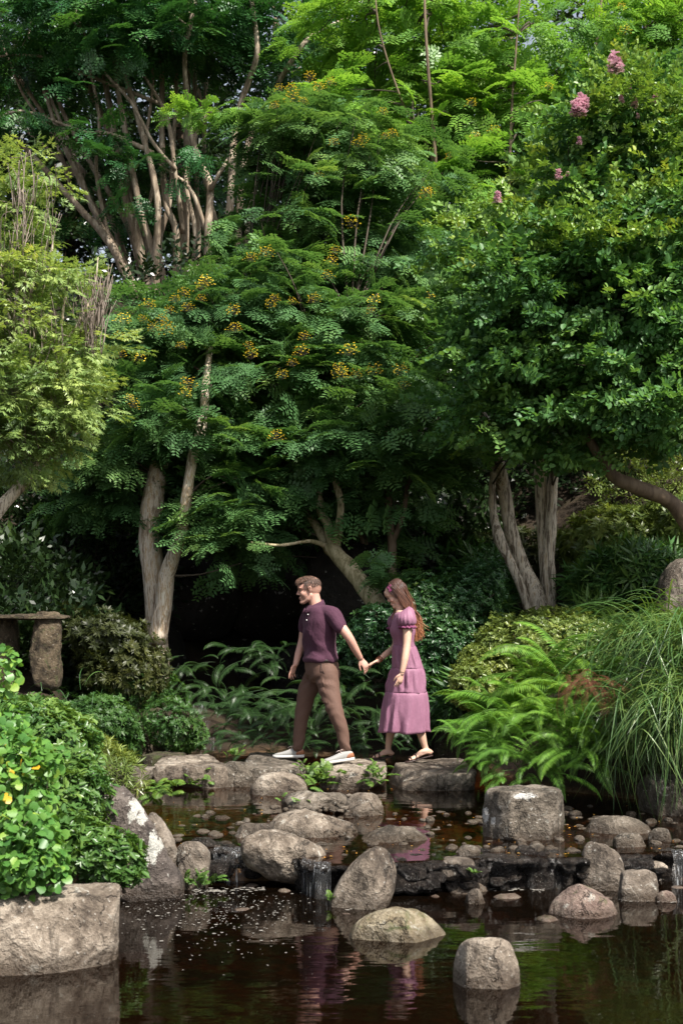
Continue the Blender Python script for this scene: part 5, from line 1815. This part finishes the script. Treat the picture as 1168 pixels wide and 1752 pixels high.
def smooth_secs(secs, sub=3):
    a = np.array(secs, float)
    out = []
    for i in range(len(a) - 1):
        p0, p1, p2, p3 = a[max(i - 1, 0)], a[i], a[i + 1], a[min(i + 2, len(a) - 1)]
        for k in range(sub):
            t = k / sub
            out.append(.5 * (2 * p1 + (p2 - p0) * t + (2 * p0 - 5 * p1 + 4 * p2 - p3) * t * t + (3 * p1 - p0 - 3 * p2 + p3) * t ** 3))
    out.append(a[-1])
    return out


def J(*pts):
    return [Pn(x, y, Y) for x, y, Y in pts]


def limb(mb, pts, rad, n=16, sub=4, **k):
    a, b = catmull(pts, rad, sub)
    mb.tube(a, b, n, dome=True, **k)


# --------------------------------------------------- the man
def build_man():
    Y0 = 13.9
    root = thing('person', 'man in plum polo shirt and brown trousers striding left, reaching back to hold a hand', 'person', P(545, 1303, Y0))
    ear = Pn(528.5, 1008.8, Y0)
    fr, A = headframe(ear, math.radians(9), 1.07, .05)
    tr_ = 20 * math.pi / 180
    tors = smooth_secs([(541, 1036, .060, .075), (543, 1042, .085, .14), (545, 1050, .112, .185), (546, 1062, .130, .20), (546, 1082, .132, .19), (547, 1102, .122, .170), (548, 1120, .122, .165), (550, 1135, .130, .175), (552, 1150, .135, .178), (553, 1163, .11, .16)])
    mb = MB()
    head_parts(mb, fr, A)
    limb(mb, [fr((-.03, 0, -.02)), fr((-.035, 0, -.09)), Pn(541, 1038, Y0), Pn(545, 1052, Y0)], [.058, .060, .064, .07])
    mb.rings(torso_rings(tors, tr_, Y0))
    nsh, fsh = (567, 1051, 13.73), (529, 1052, 14.06)
    na = J(nsh, (583, 1072, 13.66), (597, 1091, 13.64), (607, 1110, 13.68), (616.5, 1127, 13.74))
    limb(mb, na, [.058, .051, .043, .039, .027])
    fa = J(fsh, (521, 1078, 14.10), (517, 1098, 14.10), (511, 1118, 14.04), (505.5, 1137, 13.98))
    limb(mb, fa, [.056, .049, .042, .038, .026])
    hand_parts(mb, na[-1], (.45, .05, -.62), (-.3, .5, -.5), (-.62, -.4, -.35), 1.0, .85)
    hand_parts(mb, fa[-1], (-.40, -.05, -.95), (.6, .5, -.3), (-.6, -.7, 0.2), 1.0, .55)
    nl = J((560, 1150, 13.80), (564, 1181, 13.76), (571, 1209, 13.70), (583, 1245, 13.68), (590, 1276, 13.68), (593, 1288, 13.68))
    fl = J((543, 1150, 14.02), (529, 1181, 14.04), (520, 1209, 14.05), (514, 1245, 14.05), (510, 1275, 14.05), (512, 1286, 14.05))
    limb(mb, nl, [.09, .085, .058, .05, .034, .026])
    limb(mb, fl, [.09, .082, .058, .05, .034, .026])
    me = remesh(mb.mesh(rnd=False), .0045, 6, .5, .3)
    V = get_co(me)
    q = (V - ear) @ np.linalg.inv(A).T
    # stubble and the short sides of the hair
    side = np.clip((q[:, 2] + .045 - .5 * np.clip(q[:, 0] + .03, 0, 1)) / .06, 0, 1) * np.clip((.048 - q[:, 0]) / .025, 0, 1) * (np.abs(q[:, 1]) < .084) * (np.linalg.norm(q, axis=1) < .2)
    beard = np.clip(1 - np.abs((q[:, 0] - .055) / .05), 0, 1) * np.clip((-.05 - q[:, 2]) / .03, 0, 1) * (q[:, 2] > -.14) * (np.linalg.norm(q, axis=1) < .2) * .35
    set_rnd(me, np.clip(side * .80 + beard, 0, 1))
    link('body', me, SKIN['skin_man'], root)
    face_details(root, fr, A)
    # hair: a cap on the crown and combed strands
    mb = MB()
    r = random.Random(2)
    for k in range(900):
        u = r.uniform(-1, 1); v = r.uniform(-1, 1)
        x = -.075 + .145 * (u * .5 + .5); y = .066 * v * math.sqrt(max(0, 1 - ((x + .01) / .13) ** 2))
        z = .038 + .086 * math.sqrt(max(.02, 1 - ((x + .012) / .108) ** 2 - (y / .080) ** 2))
        p = np.array([x, y, z - .006])
        nrm = np.array([(x + .012) / .101, y / .077, 1.0]); nrm /= np.linalg.norm(nrm)
        L = .010 + .020 * max(0, (x + .02) / .1) + r.uniform(0, .008)
        d = nrm * .38 + np.array([.85, r.uniform(-.25, .25), 0])
        e = p + d * L
        e2 = e + np.array([.5, r.uniform(-.2, .2), -.55 - 6 * max(0, x - .03)]) * L * .65
        mb.tube([fr(p), fr(e), fr(e2)], [.0042, .0038, .0012], 4, caps=False, rnd=r.random())
    for k in range(700):     # short sides and back
        a = r.uniform(-2.75, 2.75) + math.pi
        z = .02 + .07 * r.random() ** .6
        c = math.sqrt(max(.05, 1 - ((z - .038) / .09) ** 2))
        p = np.array([-.012 + .101 * c * math.cos(a), .077 * c * math.sin(a), z])
        if p[0] > .035: continue
        d = np.array([math.cos(a) * .5, math.sin(a) * .5, -.9])
        mb.tube([fr(p * 1.0), fr(p + np.array([math.cos(a), math.sin(a), 0]) * .003 + d * .010)], [.0032, .001], 4, caps=False, rnd=r.random() * .7)
    link('hair', mb.mesh(), M_HMAN, root)
    # shirt
    mb = MB()
    sh = smooth_secs([(541.5, 1035, .076, .094), (543, 1042, .106, .172), (545, 1051, .132, .212), (545, 1064, .150, .225), (545.5, 1084, .152, .212), (546.5, 1104, .146, .196), (547.5, 1118, .150, .196), (548, 1127, .158, .203), (548.5, 1131, .150, .195)])
    mb.rings(torso_rings(sh, tr_, Y0))
    limb(mb, J((556, 1048, 13.80), (569, 1052, 13.72), (577, 1063, 13.68), (582, 1071, 13.66)), [.075, .082, .072, .066])
    limb(mb, J((538, 1050, 13.98), (529, 1053, 14.06), (523, 1068, 14.10), (521, 1078, 14.10)), [.07, .078, .070, .064])
    me = remesh(mb.mesh(rnd=False), .007, 4, .5, .6)
    V, N = get_co(me), get_no(me)
    q = V - Pn(546, 1085, Y0)
    s1 = (q[:, 0] * .75 + q[:, 2] * .65 + .6 * q[:, 1])
    w1 = np.sin(s1 * 30 + 2.6 * fbm(q, 3.5, 3, 2))
    fold = np.sign(w1) * np.abs(w1) ** 1.5 * np.clip(fbm(q, 4, 5, 2) + .55, 0, 1) + .4 * fbm(q, 8, 7, 2)
    V = V + N * (.0125 * fold * np.clip((.30 - q[:, 2]) / .25, .2, 1))[:, None]
    V = V + N * (.006 * np.clip(-(q[:, 2] + .17) / .06, 0, 1))[:, None]
    set_co(me, V)
    shirt = link('polo_shirt', me, C_SHIRT, root)
    # collar: two falling leaves
    th = np.linspace(-2.75, 2.75, 34)
    fwd = np.array([-math.cos(tr_), -math.sin(tr_), 0]); lat = np.array([-fwd[1], fwd[0], 0])
    R = []
    for t in th:
        dirv = -fwd * math.cos(t) + lat * math.sin(t)
        fz = abs(t) / 2.75
        c = Pn(541.5, 1028, Y0) + fwd * (.010 + .035 * fz)
        zt = -.085 * fz ** 1.4 + .004
        o_ = dirv * np.array([1, 1, 1])
        R.append([c + o_ * .068 + [0, 0, zt - .018], c + o_ * .071 + [0, 0, zt + .010], c + o_ * .080 + [0, 0, zt + .006], c + o_ * (.098 + .012 * fz) + [0, 0, zt - .036 - .012 * fz], c + o_ * (.092 + .012 * fz) + [0, 0, zt - .038 - .012 * fz]])
    mb = MB(); mb.rings(np.array(R)); link('collar', mb.mesh(), C_SHIRT, shirt)
    # skin showing in the open collar is the body; buttons on the placket
    for (bx, by) in ((527.3, 1051), (525.2, 1060.3)):
        mb = MB(); mb.ellipsoid(Pn(bx, by, Y0) + np.array([0, -.157 + (.012 if by < 1055 else 0), 0]), (.0062, .0062, .0062), None, 10, 6)
        link('button', mb.mesh(), M_WHITE, shirt)
    # trousers
    mb = MB()
    hp = smooth_secs([(548.5, 1126, .143, .188), (549.5, 1134, .152, .193), (551.5, 1147, .160, .196), (553, 1158, .155, .19), (554, 1168, .12, .15)])
    mb.rings(torso_rings(hp, tr_, Y0))
    limb(mb, J((560, 1150, 13.79), (562.5, 1178, 13.76), (570, 1206, 13.70), (577, 1228, 13.68), (585, 1250, 13.68), (589.5, 1280, 13.68)), [.108, .106, .084, .071, .062, .055], 20)
    limb(mb, J((543, 1150, 14.02), (528, 1178, 14.04), (520, 1206, 14.05), (516, 1228, 14.05), (513, 1250, 14.05), (509.8, 1278, 14.05)), [.108, .100, .081, .071, .063, .054], 20)
    me = remesh(mb.mesh(rnd=False), .007, 4, .5, .6)
    V, N = get_co(me), get_no(me)
    q = V - Pn(550, 1200, Y0)
    leg = np.sign(q[:, 0] - .02 - .12 * (q[:, 2] < 0))
    u = q[:, 2] * 1.0 + leg * .8 * q[:, 0] + .35 * q[:, 1]
    w1 = np.sin(u * 52 + 3.0 * fbm(q, 4, 41, 2))
    w1 = np.sign(w1) * np.abs(w1) ** 1.6
    msk = np.exp(-((q[:, 2] - .20) / .08) ** 2) + .9 * np.exp(-((q[:, 2] + .03) / .09) ** 2) + 1.1 * np.exp(-((q[:, 2] + .43) / .06) ** 2) + .25
    fo = w1 * msk * np.clip(.7 + 1.0 * fbm(q, 5, 44, 2), 0, 1.5) + .5 * fbm(q, 7, 45, 2)
    V = V + N * (.0052 * fo)[:, None]
    set_co(me, V)
    tro = link('trousers', me, C_TROUS, root)
    mb = MB(); mb.rings(torso_rings([(548.5, 1125.5, .150, .194), (548.6, 1126, .157, .2), (549, 1130.5, .159, .203), (549, 1131, .152, .198)], tr_, Y0), False)
    link('belt', mb.mesh(), M_BELT, tro)
    mb = MB(); mb.tube(J((549, 1134, 13.705), (550, 1144, 13.69), (554, 1152, 13.685), (556, 1154, 13.69)), [.0028] * 4, 6)
    link('pocket_seam', mb.mesh(), M_BELT, tro)
    # bracelet
    mb = MB(); c = na[-1] + (na[-2] - na[-1]) * .05; d = (na[-1] - na[-2]); d /= np.linalg.norm(d)
    u = np.cross(d, (0, 1, 0)); u /= np.linalg.norm(u); w = np.cross(d, u)
    t = np.linspace(0, 6.283, 20); mb.tube([c + .0295 * (math.cos(x) * u + math.sin(x) * w) for x in t], [.0022] * 20, 5)
    link('bracelet', mb.mesh(), M_EYED, root)
    # shoes
    for (hx, hy, tx, ty, Y, dy) in ((520, 1296, 467.5, 1297, 14.06, .02), (605, 1300.5, 551.5, 1305.5, 13.68, -.10)):
        shoe(root, Pn(hx, hy, Y), Pn(tx, ty, Y) + np.array([0, dy, 0]))
    return root


def shoe(root, heel, toe):
    d = toe - heel; L = np.linalg.norm(d); d /= L
    up = np.array([0, 0, 1.0]); up -= d * d.dot(up); up /= np.linalg.norm(up)
    sd = np.cross(up, d)
    k = L / .30
    xs = [0, .012, .05, .10, .14, .18, .22, .26, .285, .30]
    hs = [.055, .082, .090, .088, .076, .062, .050, .041, .033, .022]
    ws = [.018, .032, .037, .037, .040, .044, .047, .043, .032, .012]
    th = np.arange(20) / 20 * 2 * math.pi

    def ring(x, h, w, z0, sq=2.6):
        c, s = np.cos(th), np.sin(th)
        c = np.sign(c) * np.abs(c) ** (2 / sq); s = np.sign(s) * np.abs(s) ** (2 / sq)
        return heel + d * x * k + sd * (w * c)[:, None] + up * (z0 + h / 2 + h / 2 * s)[:, None]
    mb = MB()
    mb.rings([ring(x, h - .012, w * .95, .018) for x, h, w in smooth_secs([*zip(xs, hs, ws)], 2)])
    s = link('shoe', mb.mesh(), M_SHOE, root)
    mb = MB()
    mb.rings([ring(x, .030 if x > .03 else .032, w * 1.1 + .002, 0, 4) for x, h, w in smooth_secs([*zip(np.array(xs) * 1.03 - .004, hs, ws)], 2)])
    link('sole', mb.mesh(), M_SOLE, s)
    mb = MB()
    mb.rings([ring(x, h - .016, w * .95 + .0035, .024) for x, h, w in ((-.003, .05, .016), (.008, .074, .031), (.035, .080, .0365), (.055, .072, .037), (.07, .058, .036), (.075, .05, .03))])
    link('heel_patch', mb.mesh(), M_TAN, s)
    for j in range(4):
        x = .118 + .022 * j; h = .082 - .012 * j
        mb = MB(); mb.tube([heel + d * x * k + sd * w * 1.0 + up * (h + .012 - abs(w) * .4 + .004) for w in np.linspace(-.026, .026, 6)], [.0036] * 6, 6)
        link('lace', mb.mesh(), M_LACE, s)
    mb = MB(); a = heel + d * .115 * k + up * .098
    mb.tube([a, a + d * .02 + up * .012, a + d * .045 - up * .004 - sd * .02], [.003] * 3, 5); mb.tube([a, a + d * .01 + up * .016 + sd * .01, a - d * .012 + up * .018 + sd * .024], [.003] * 3, 5)
    link('lace', mb.mesh(), M_LACE, s)


# --------------------------------------------------- the woman
def build_woman():
    Y0 = 13.9
    root = thing('person', 'woman in tiered mauve dress with long ombre hair, following the man by the hand', 'person', P(690, 1301, Y0))
    ear = Pn(675.6, 1016.6, Y0)
    fr, A = headframe(ear, math.radians(34), .93, -.06)
    mb = MB()
    head_parts(mb, fr, A, True)
    limb(mb, [fr((-.025, 0, -.03)), Pn(681, 1031, Y0), Pn(685, 1043, Y0), Pn(688, 1052, Y0)], [.048, .045, .047, .06])
    tr_ = .06
    mb.rings(torso_rings(smooth_secs([(685, 1043, .045, .055), (687, 1048, .066, .12), (689, 1056, .085, .160), (690, 1070, .10, .155), (690, 1085, .095, .14), (691, 1102, .085, .125), (693, 1125, .095, .13), (695, 1145, .10, .135), (695, 1160, .09, .12)]), tr_, Y0, expo=2.1))
    na = J((697, 1056, 13.74), (696.5, 1078, 13.69), (695.5, 1102, 13.66), (692, 1128, 13.62), (687, 1152, 13.60))
    limb(mb, na, [.046, .045, .038, .036, .023])
    fa = J((679, 1056, 14.06), (677, 1080, 14.10), (676, 1104, 14.10), (660, 1119, 14.0), (645.5, 1131, 13.90))
    limb(mb, fa, [.044, .040, .035, .031, .022])
    hand_parts(mb, na[-1], (-.28, 0, -1), (-.5, .8, 0), (-.9, -.4, .1), .90, .35, .08)
    hand_parts(mb, fa[-1], (-.86, -.2, -.42), (.1, .5, -.8), (-.2, -.9, .3), .88, .75)
    nl = J((699, 1160, 13.86), (710, 1210, 13.80), (719, 1250, 13.78), (726, 1276, 13.78), (730.5, 1286, 13.78))
    fl = J((690, 1160, 13.95), (678, 1210, 14.0), (669, 1250, 14.02), (664, 1276, 14.02), (665, 1287, 14.02))
    limb(mb, nl, [.07, .062, .045, .030, .028])
    limb(mb, fl, [.07, .062, .045, .030, .028])
    feet = []
    for (hx, hy, tx, ty, Y, dy) in ((670, 1293.5, 638, 1296.2, 14.02, -.03), (736, 1291.5, 697.5, 1299.3, 13.78, -.10)):
        h = Pn(hx, hy, Y); t = Pn(tx, ty, Y) + np.array([0, dy, 0])
        d = t - h; L = np.linalg.norm(d); d /= L
        sdv = np.cross((0, 0, 1), d); sdv /= np.linalg.norm(sdv)
        mb.tube([h + [0, 0, .028] + d * .0, h + d * L * .25 + [0, 0, .034], h + d * L * .5 + [0, 0, .028], h + d * L * .72 + [0, 0, .017], h + d * L * .86 + [0, 0, .012]],
                [.027, .030, .030, .034, .032], 16, flat=.62, ref=sdv, dome=True)
        mb.ellipsoid(h + np.array([0, 0, .03]) + d * .012, (.030, .027, .03))
        limb(mb, [h + [0, 0, .045] + d * .03, h + d * L * .4 + [0, 0, .048], h + d * L * .65 + [0, 0, .022]], [.028, .026, .016])
        for j in range(5):
            o_ = sdv * (.026 - .0125 * j)
            ln = (.045, .043, .038, .033, .026)[j]
            b = h + d * L * .80 + o_ + np.array([0, 0, .011])
            mb.tube([b, b + d * ln], [.0075 if j else .010, .0065 if j else .0095], 8, dome=True)
        feet.append((h, d, L, sdv))
    me = remesh(mb.mesh(rnd=False), .0045, 6, .5, .3)
    V = get_co(me); q = (V - ear) @ np.linalg.inv(A).T
    cheek = np.exp(-(((q[:, 0] - .06) / .025) ** 2 + ((q[:, 2] + .035) / .022) ** 2)) * (np.linalg.norm(q, axis=1) < .2) * .3
    set_rnd(me, cheek)
    body = link('body', me, SKIN['skin_woman'], root)
    face_details(root, fr, A, True)
    # dress bodice
    mb = MB()
    n = 96
    th = np.arange(n) / n * 2 * math.pi
    secs = smooth_secs([(691, 1046.5, .073, .150), (690.5, 1050, .090, .172), (690, 1058, .104, .174), (689.7, 1068, .118, .168), (689.5, 1079, .130, .162), (690, 1088, .118, .148), (690.6, 1095, .106, .136), (690.8, 1100, .104, .134), (691, 1105, .106, .136)], 4)
    R = torso_rings(secs, tr_, Y0, n, 2.15)
    for i, r_ in enumerate(R):
        z = (secs[i][1] - 1046) / 59
        c = r_.mean(0)
        g = .022 * math.sin(min(1, z) * 2.6) * (np.sin(th * 34 + 1.5 * np.sin(th * 3)) * .5)
        if z > .78:
            g = g * .4 + .018 * math.sin(i * 2.6)
        R[i] = c + (r_ - c) * (1 + g)[:, None]
    mb.rings(R)
    dress = link('dress_bodice', mb.mesh(), C_DRESS, root)
    # skirt tiers
    n = 220
    th = np.arange(n) / n * 2 * math.pi

    def tier(y0, y1, c0, c1, r0, r1, l0, l1, folds, amp, seed, flare=1.0, hemdip=0):
        R = []
        K = 16
        for k in range(K + 1):
            t = k / K
            e = t ** .75 if k < K else 1
            y = y0 + (y1 - y0) * t
            cx = c0 + (c1 - c0) * t; a = r0 + (r1 - r0) * e; b = l0 + (l1 - l0) * e
            ph = .8 * np.sin(th * 3 + seed) + .5 * np.sin(th * 5 + 2 * seed) + .4 * t * np.sin(th * 2 + seed)
            fr_ = np.random.default_rng(int(seed * 100))
            low = np.zeros(n)
            for f_, a_ in ((folds[0], 1.0), (folds[0] + 4, .9), (folds[0] + 9, .6)):
                low += a_ * (1 - 2 * np.abs(np.sin(.5 * (th * f_ + fr_.uniform(0, 6.28) + 1.4 * ph * (1 + .3 * t)))) ** 1.3)
            hi = np.sin(th * folds[1] + 7 * ph + seed * 2) * (.5 + .5 * np.sin(th * 7 + seed))
            wr = fbm(np.stack([np.cos(th) * 2, np.sin(th) * 2, np.full(n, t * 1.5)], -1), 1.6, int(seed * 10) + 5, 3)
            g = amp * (low * (t ** .8 if hemdip else math.sin(math.pi * min(.9, t)) * .8) * (.75 + .5 * wr) + .22 * hi * np.clip(.25 + math.sin(math.pi * min(1, t * 1.0)) * .9 * (1 - .6 * t), 0, 1)) + .035 * wr * t
            puff = .030 * math.sin(min(1, t * 6) * math.pi / 2) * (1 - t) + .02 * (t < .03) * np.sin(th * 90)
            X = -a * np.cos(th) * (1 + g + puff); Yy = -b * np.sin(th) * (1 + g + puff)
            R.append(Pn(cx, y, Y0) + np.stack([X, Yy, .006 * np.sin(th * 4 + seed) * t], -1))
        m_ = MB(); m_.rings(R, False)
        me_ = m_.mesh()
        return me_
    T1 = tier(1104, 1143.5, 691, 696.5, .104, .150, .134, .168, (9, 31), .05, 1.1)
    T2 = tier(1143, 1184, 696.5, 694.5, .152, .196, .170, .205, (8, 29), .075, 2.3)
    T3 = tier(1183.5, 1251.5, 694.5, 691.5, .198, .250, .207, .248, (7, 27), .078, 3.9, hemdip=1)
    for me_ in (T1, T2, T3):
        o = link('dress_tier', me_, C_DRESS, root)
        md = o.modifiers.new('thick', 'SOLIDIFY'); md.thickness = .003
    # puffed sleeves with a dark gathered cuff
    for (sh, hm, Y, sg) in (((695, 1050), (696, 1070), 13.70, 1), ((680, 1052), (677, 1072), 14.11, -1)):
        a = Pn(sh[0], sh[1], Y); b = Pn(hm[0], hm[1], Y)
        th_ = np.arange(60) / 60 * 2 * math.pi
        R = []
        prof = [(-.45, .030), (-.3, .062), (-.05, .078), (.25, .086), (.55, .090), (.8, .084), (1.0, .068), (1.03, .052), (.95, .044)]
        for (t, rr) in prof:
            c = a + (b - a) * t + np.array([0, .03 * sg * (t < 0), 0])
            g = 1 + .07 * np.sin(th_ * 13 + .9 * np.sin(th_ * 3)) * min(1, max(.2, t + .3))
            R.append(c + np.stack([rr * 1.0 * g * np.cos(th_), rr * .95 * g * np.sin(th_), .02 * np.cos(th_) * (t < .0)], -1))
        mb = MB(); mb.rings(R); sl = link('sleeve', mb.mesh(), C_DRESS, root)
        R = []
        for (t, rr, am) in ((1.0, .050, .02), (1.06, .070, .08), (1.16, .078, .13), (1.24, .080, .15), (1.18, .062, .1), (1.05, .046, .02)):
            c = a + (b - a) * t
            g = 1 + am * np.sin(th_ * 11 + np.sin(th_ * 2))
            R.append(c + np.stack([rr * g * np.cos(th_) * 1.02, rr * g * np.sin(th_), .006 * np.sin(th_ * 11)], -1))
        mb = MB(); mb.rings(R); link('sleeve_ruffle', mb.mesh(), C_RUFF, sl)
    # hair
    r = random.Random(11)
    mb = MB()
    E = lambda c, rr: mb.ellipsoid(fr(c), rr, A, 24, 16, rnd=.05)
    E((-.026, 0, .048), (.097, .084, .086))
    for k in range(950):
        # roots on the crown and back of the skull
        a = r.uniform(-2.2, 2.2)       # 0 = back
        el = r.uniform(.0, 1.45)
        p = np.array([-.024 - .102 * math.cos(a) * math.cos(el), .088 * math.sin(a) * math.cos(el), .046 + .092 * math.sin(el)])
        if p[0] > .055 and p[2] < .06: continue
        w0 = fr(p)
        side = math.sin(a)
        # tail end on the back
        ex = r.gauss(709, 5.0) + 5 * abs(side) * (r.random() - .3); ey = r.uniform(1070, 1098) - (6 if r.random() < .3 else 0)
        if r.random() < .12: ex += r.uniform(2, 9); ey -= 8
        lat = side * .085 + r.gauss(0, .018)
        far = (side < -.35 and r.random() < .30)
        if far:                       # a lock falls in front of the far shoulder
            end = Pn(r.gauss(674, 2.0), r.uniform(1058, 1076), 14.0) ; mid = Pn(677, 1040, 14.0) + rng.normal(0, .006, 3)
            pts = [w0, fr(p * [1, 1.10, 1] + np.array([-.01, 0, -.05])), mid, end]
        else:
            e2_ = el * .45 - .05
            q1 = fr(np.array([-.024 - .112 * math.cos(a * .8) * math.cos(e2_), .096 * math.sin(a * .8) * math.cos(e2_), .046 + .10 * math.sin(e2_)]))
            if el < .5:
                q1 = fr(p * [1.05, 1.04, 1] + np.array([-.012, 0, -.05]))
            m1 = Pn(696 + r.gauss(0, 3.0) + (4 - 8 * abs(side)), 1032 + r.gauss(0, 2), Y0) + np.array([0, -side * .085 * 1.0, 0])
            m2 = Pn(708 + r.gauss(0, 3.8), 1058 + r.gauss(0, 2), Y0) + np.array([0, -side * .07 + r.gauss(0, .01), 0])
            end = Pn(ex + 2, ey, Y0) + np.array([0, -lat * .8, 0])
            pts = [w0, q1, m1, m2, end]
        a_, b_ = catmull(pts, [.0032, .0040, .0040, .0034, .0008][:len(pts)], 5)
        wv = np.linspace(0, 1, len(a_))[:, None]
        a_ = a_ + wv * .008 * np.stack([np.sin(wv[:, 0] * 14 + k), np.cos(wv[:, 0] * 11 + k * 2), 0 * wv[:, 0]], -1)
        # coloured from dark roots to copper ends, face by face
        nseg = 4
        cols = []
        tg0 = mb.n
        before = len(mb.q)
        mb.tube(a_, b_, nseg, caps=False, rnd=.5)
        tt = np.repeat(np.linspace(0, 1, len(a_) - 1), nseg)
        mb.rq[before] = np.clip(tt * 1.15 - .12 + r.gauss(0, .10), 0, 1)
    link('hair', mb.mesh(), M_HWOM, root)
    # flowers in the hair, above the ear
    for k in range(13):
        c = fr((.004 + r.uniform(-.026, .026), .079 + r.uniform(-.003, .006), .078 + r.uniform(-.024, .024)))
        mb = MB()
        for j in range(5):
            a = j * 1.256
            o_ = A @ np.array([math.cos(a) * .0085, .004, math.sin(a) * .0085])
            mb.ellipsoid(c + o_, (.006, .004, .006), None, 8, 5)
        link('hair_flower', mb.mesh(), M_HFL if k % 3 else C_RUFF, root)
    mb = MB(); mb.ellipsoid(fr((-.004, .082, -.036)), (.004, .003, .010), A, 8, 6); link('earring', mb.mesh(), M_BRACE, root)
    # bracelets
    d = fa[-1] - fa[-2]; d /= np.linalg.norm(d); u = np.cross(d, (0, 1, 0)); u /= np.linalg.norm(u); w = np.cross(d, u)
    for k in range(3):
        c = fa[-1] - d * (.012 + .017 * k); t = np.linspace(0, 6.283, 18)
        mb = MB(); mb.tube([c + (.0275 + .001 * k) * (math.cos(x) * u + math.sin(x) * w) for x in t], [.0042] * 18, 6)
        link('bracelet', mb.mesh(), M_BRACE, root)
    d = na[-1] - na[-2]; d /= np.linalg.norm(d); u = np.cross(d, (0, 1, 0)); u /= np.linalg.norm(u); w = np.cross(d, u)
    t = np.linspace(0, 6.283, 18); mb = MB(); mb.tube([na[-1] - d * .01 + .0255 * (math.cos(x) * u + math.sin(x) * w) for x in t], [.0016] * 18, 5)
    link('bracelet', mb.mesh(), M_EYED, root)
    # sandals
    for (h, d, L, sdv) in feet:
        mb = MB()
        Ls = L + .03
        prof = [(-.015, .022), (0, .031), (.06, .033), (.11, .032), (.16, .038), (.20, .042), (.225, .034), (.24, .018)]
        top = [h + d * x * Ls / .235 + sdv * 0 for x, w_ in prof]
        R = []
        for (x, w_) in prof:
            c = h + d * x * Ls / .235
            R.append([c + sdv * w_ + [0, 0, -.002], c + sdv * w_ + [0, 0, -.013], c - sdv * w_ + [0, 0, -.013], c - sdv * w_ + [0, 0, -.002]])
        mb.rings(R)
        s = link('sandal', mb.mesh(False), M_SAND, root)
        for (x, hh, wd) in ((.155, .046, .037), (.205, .030, .036)):
            mb = MB()
            tt = np.linspace(0, math.pi, 12)
            c = h + d * x * L / .22
            mb.tube([c + sdv * math.cos(q) * wd * 1.06 + np.array([0, 0, math.sin(q) * hh]) for q in tt], [.0065] * 12, 6)
            link('strap', mb.mesh(), M_SAND, s)
        mb = MB(); mb.tube([h + d * L * .93 * .95 + [0, 0, .028], h + d * L * .66 + [0, 0, .050], h + d * L * .62 + [0, 0, .05]], [.005] * 3, 6)
        link('strap', mb.mesh(), M_SAND, s)
    return root


build_man()
build_woman()
#PEOPLE_END
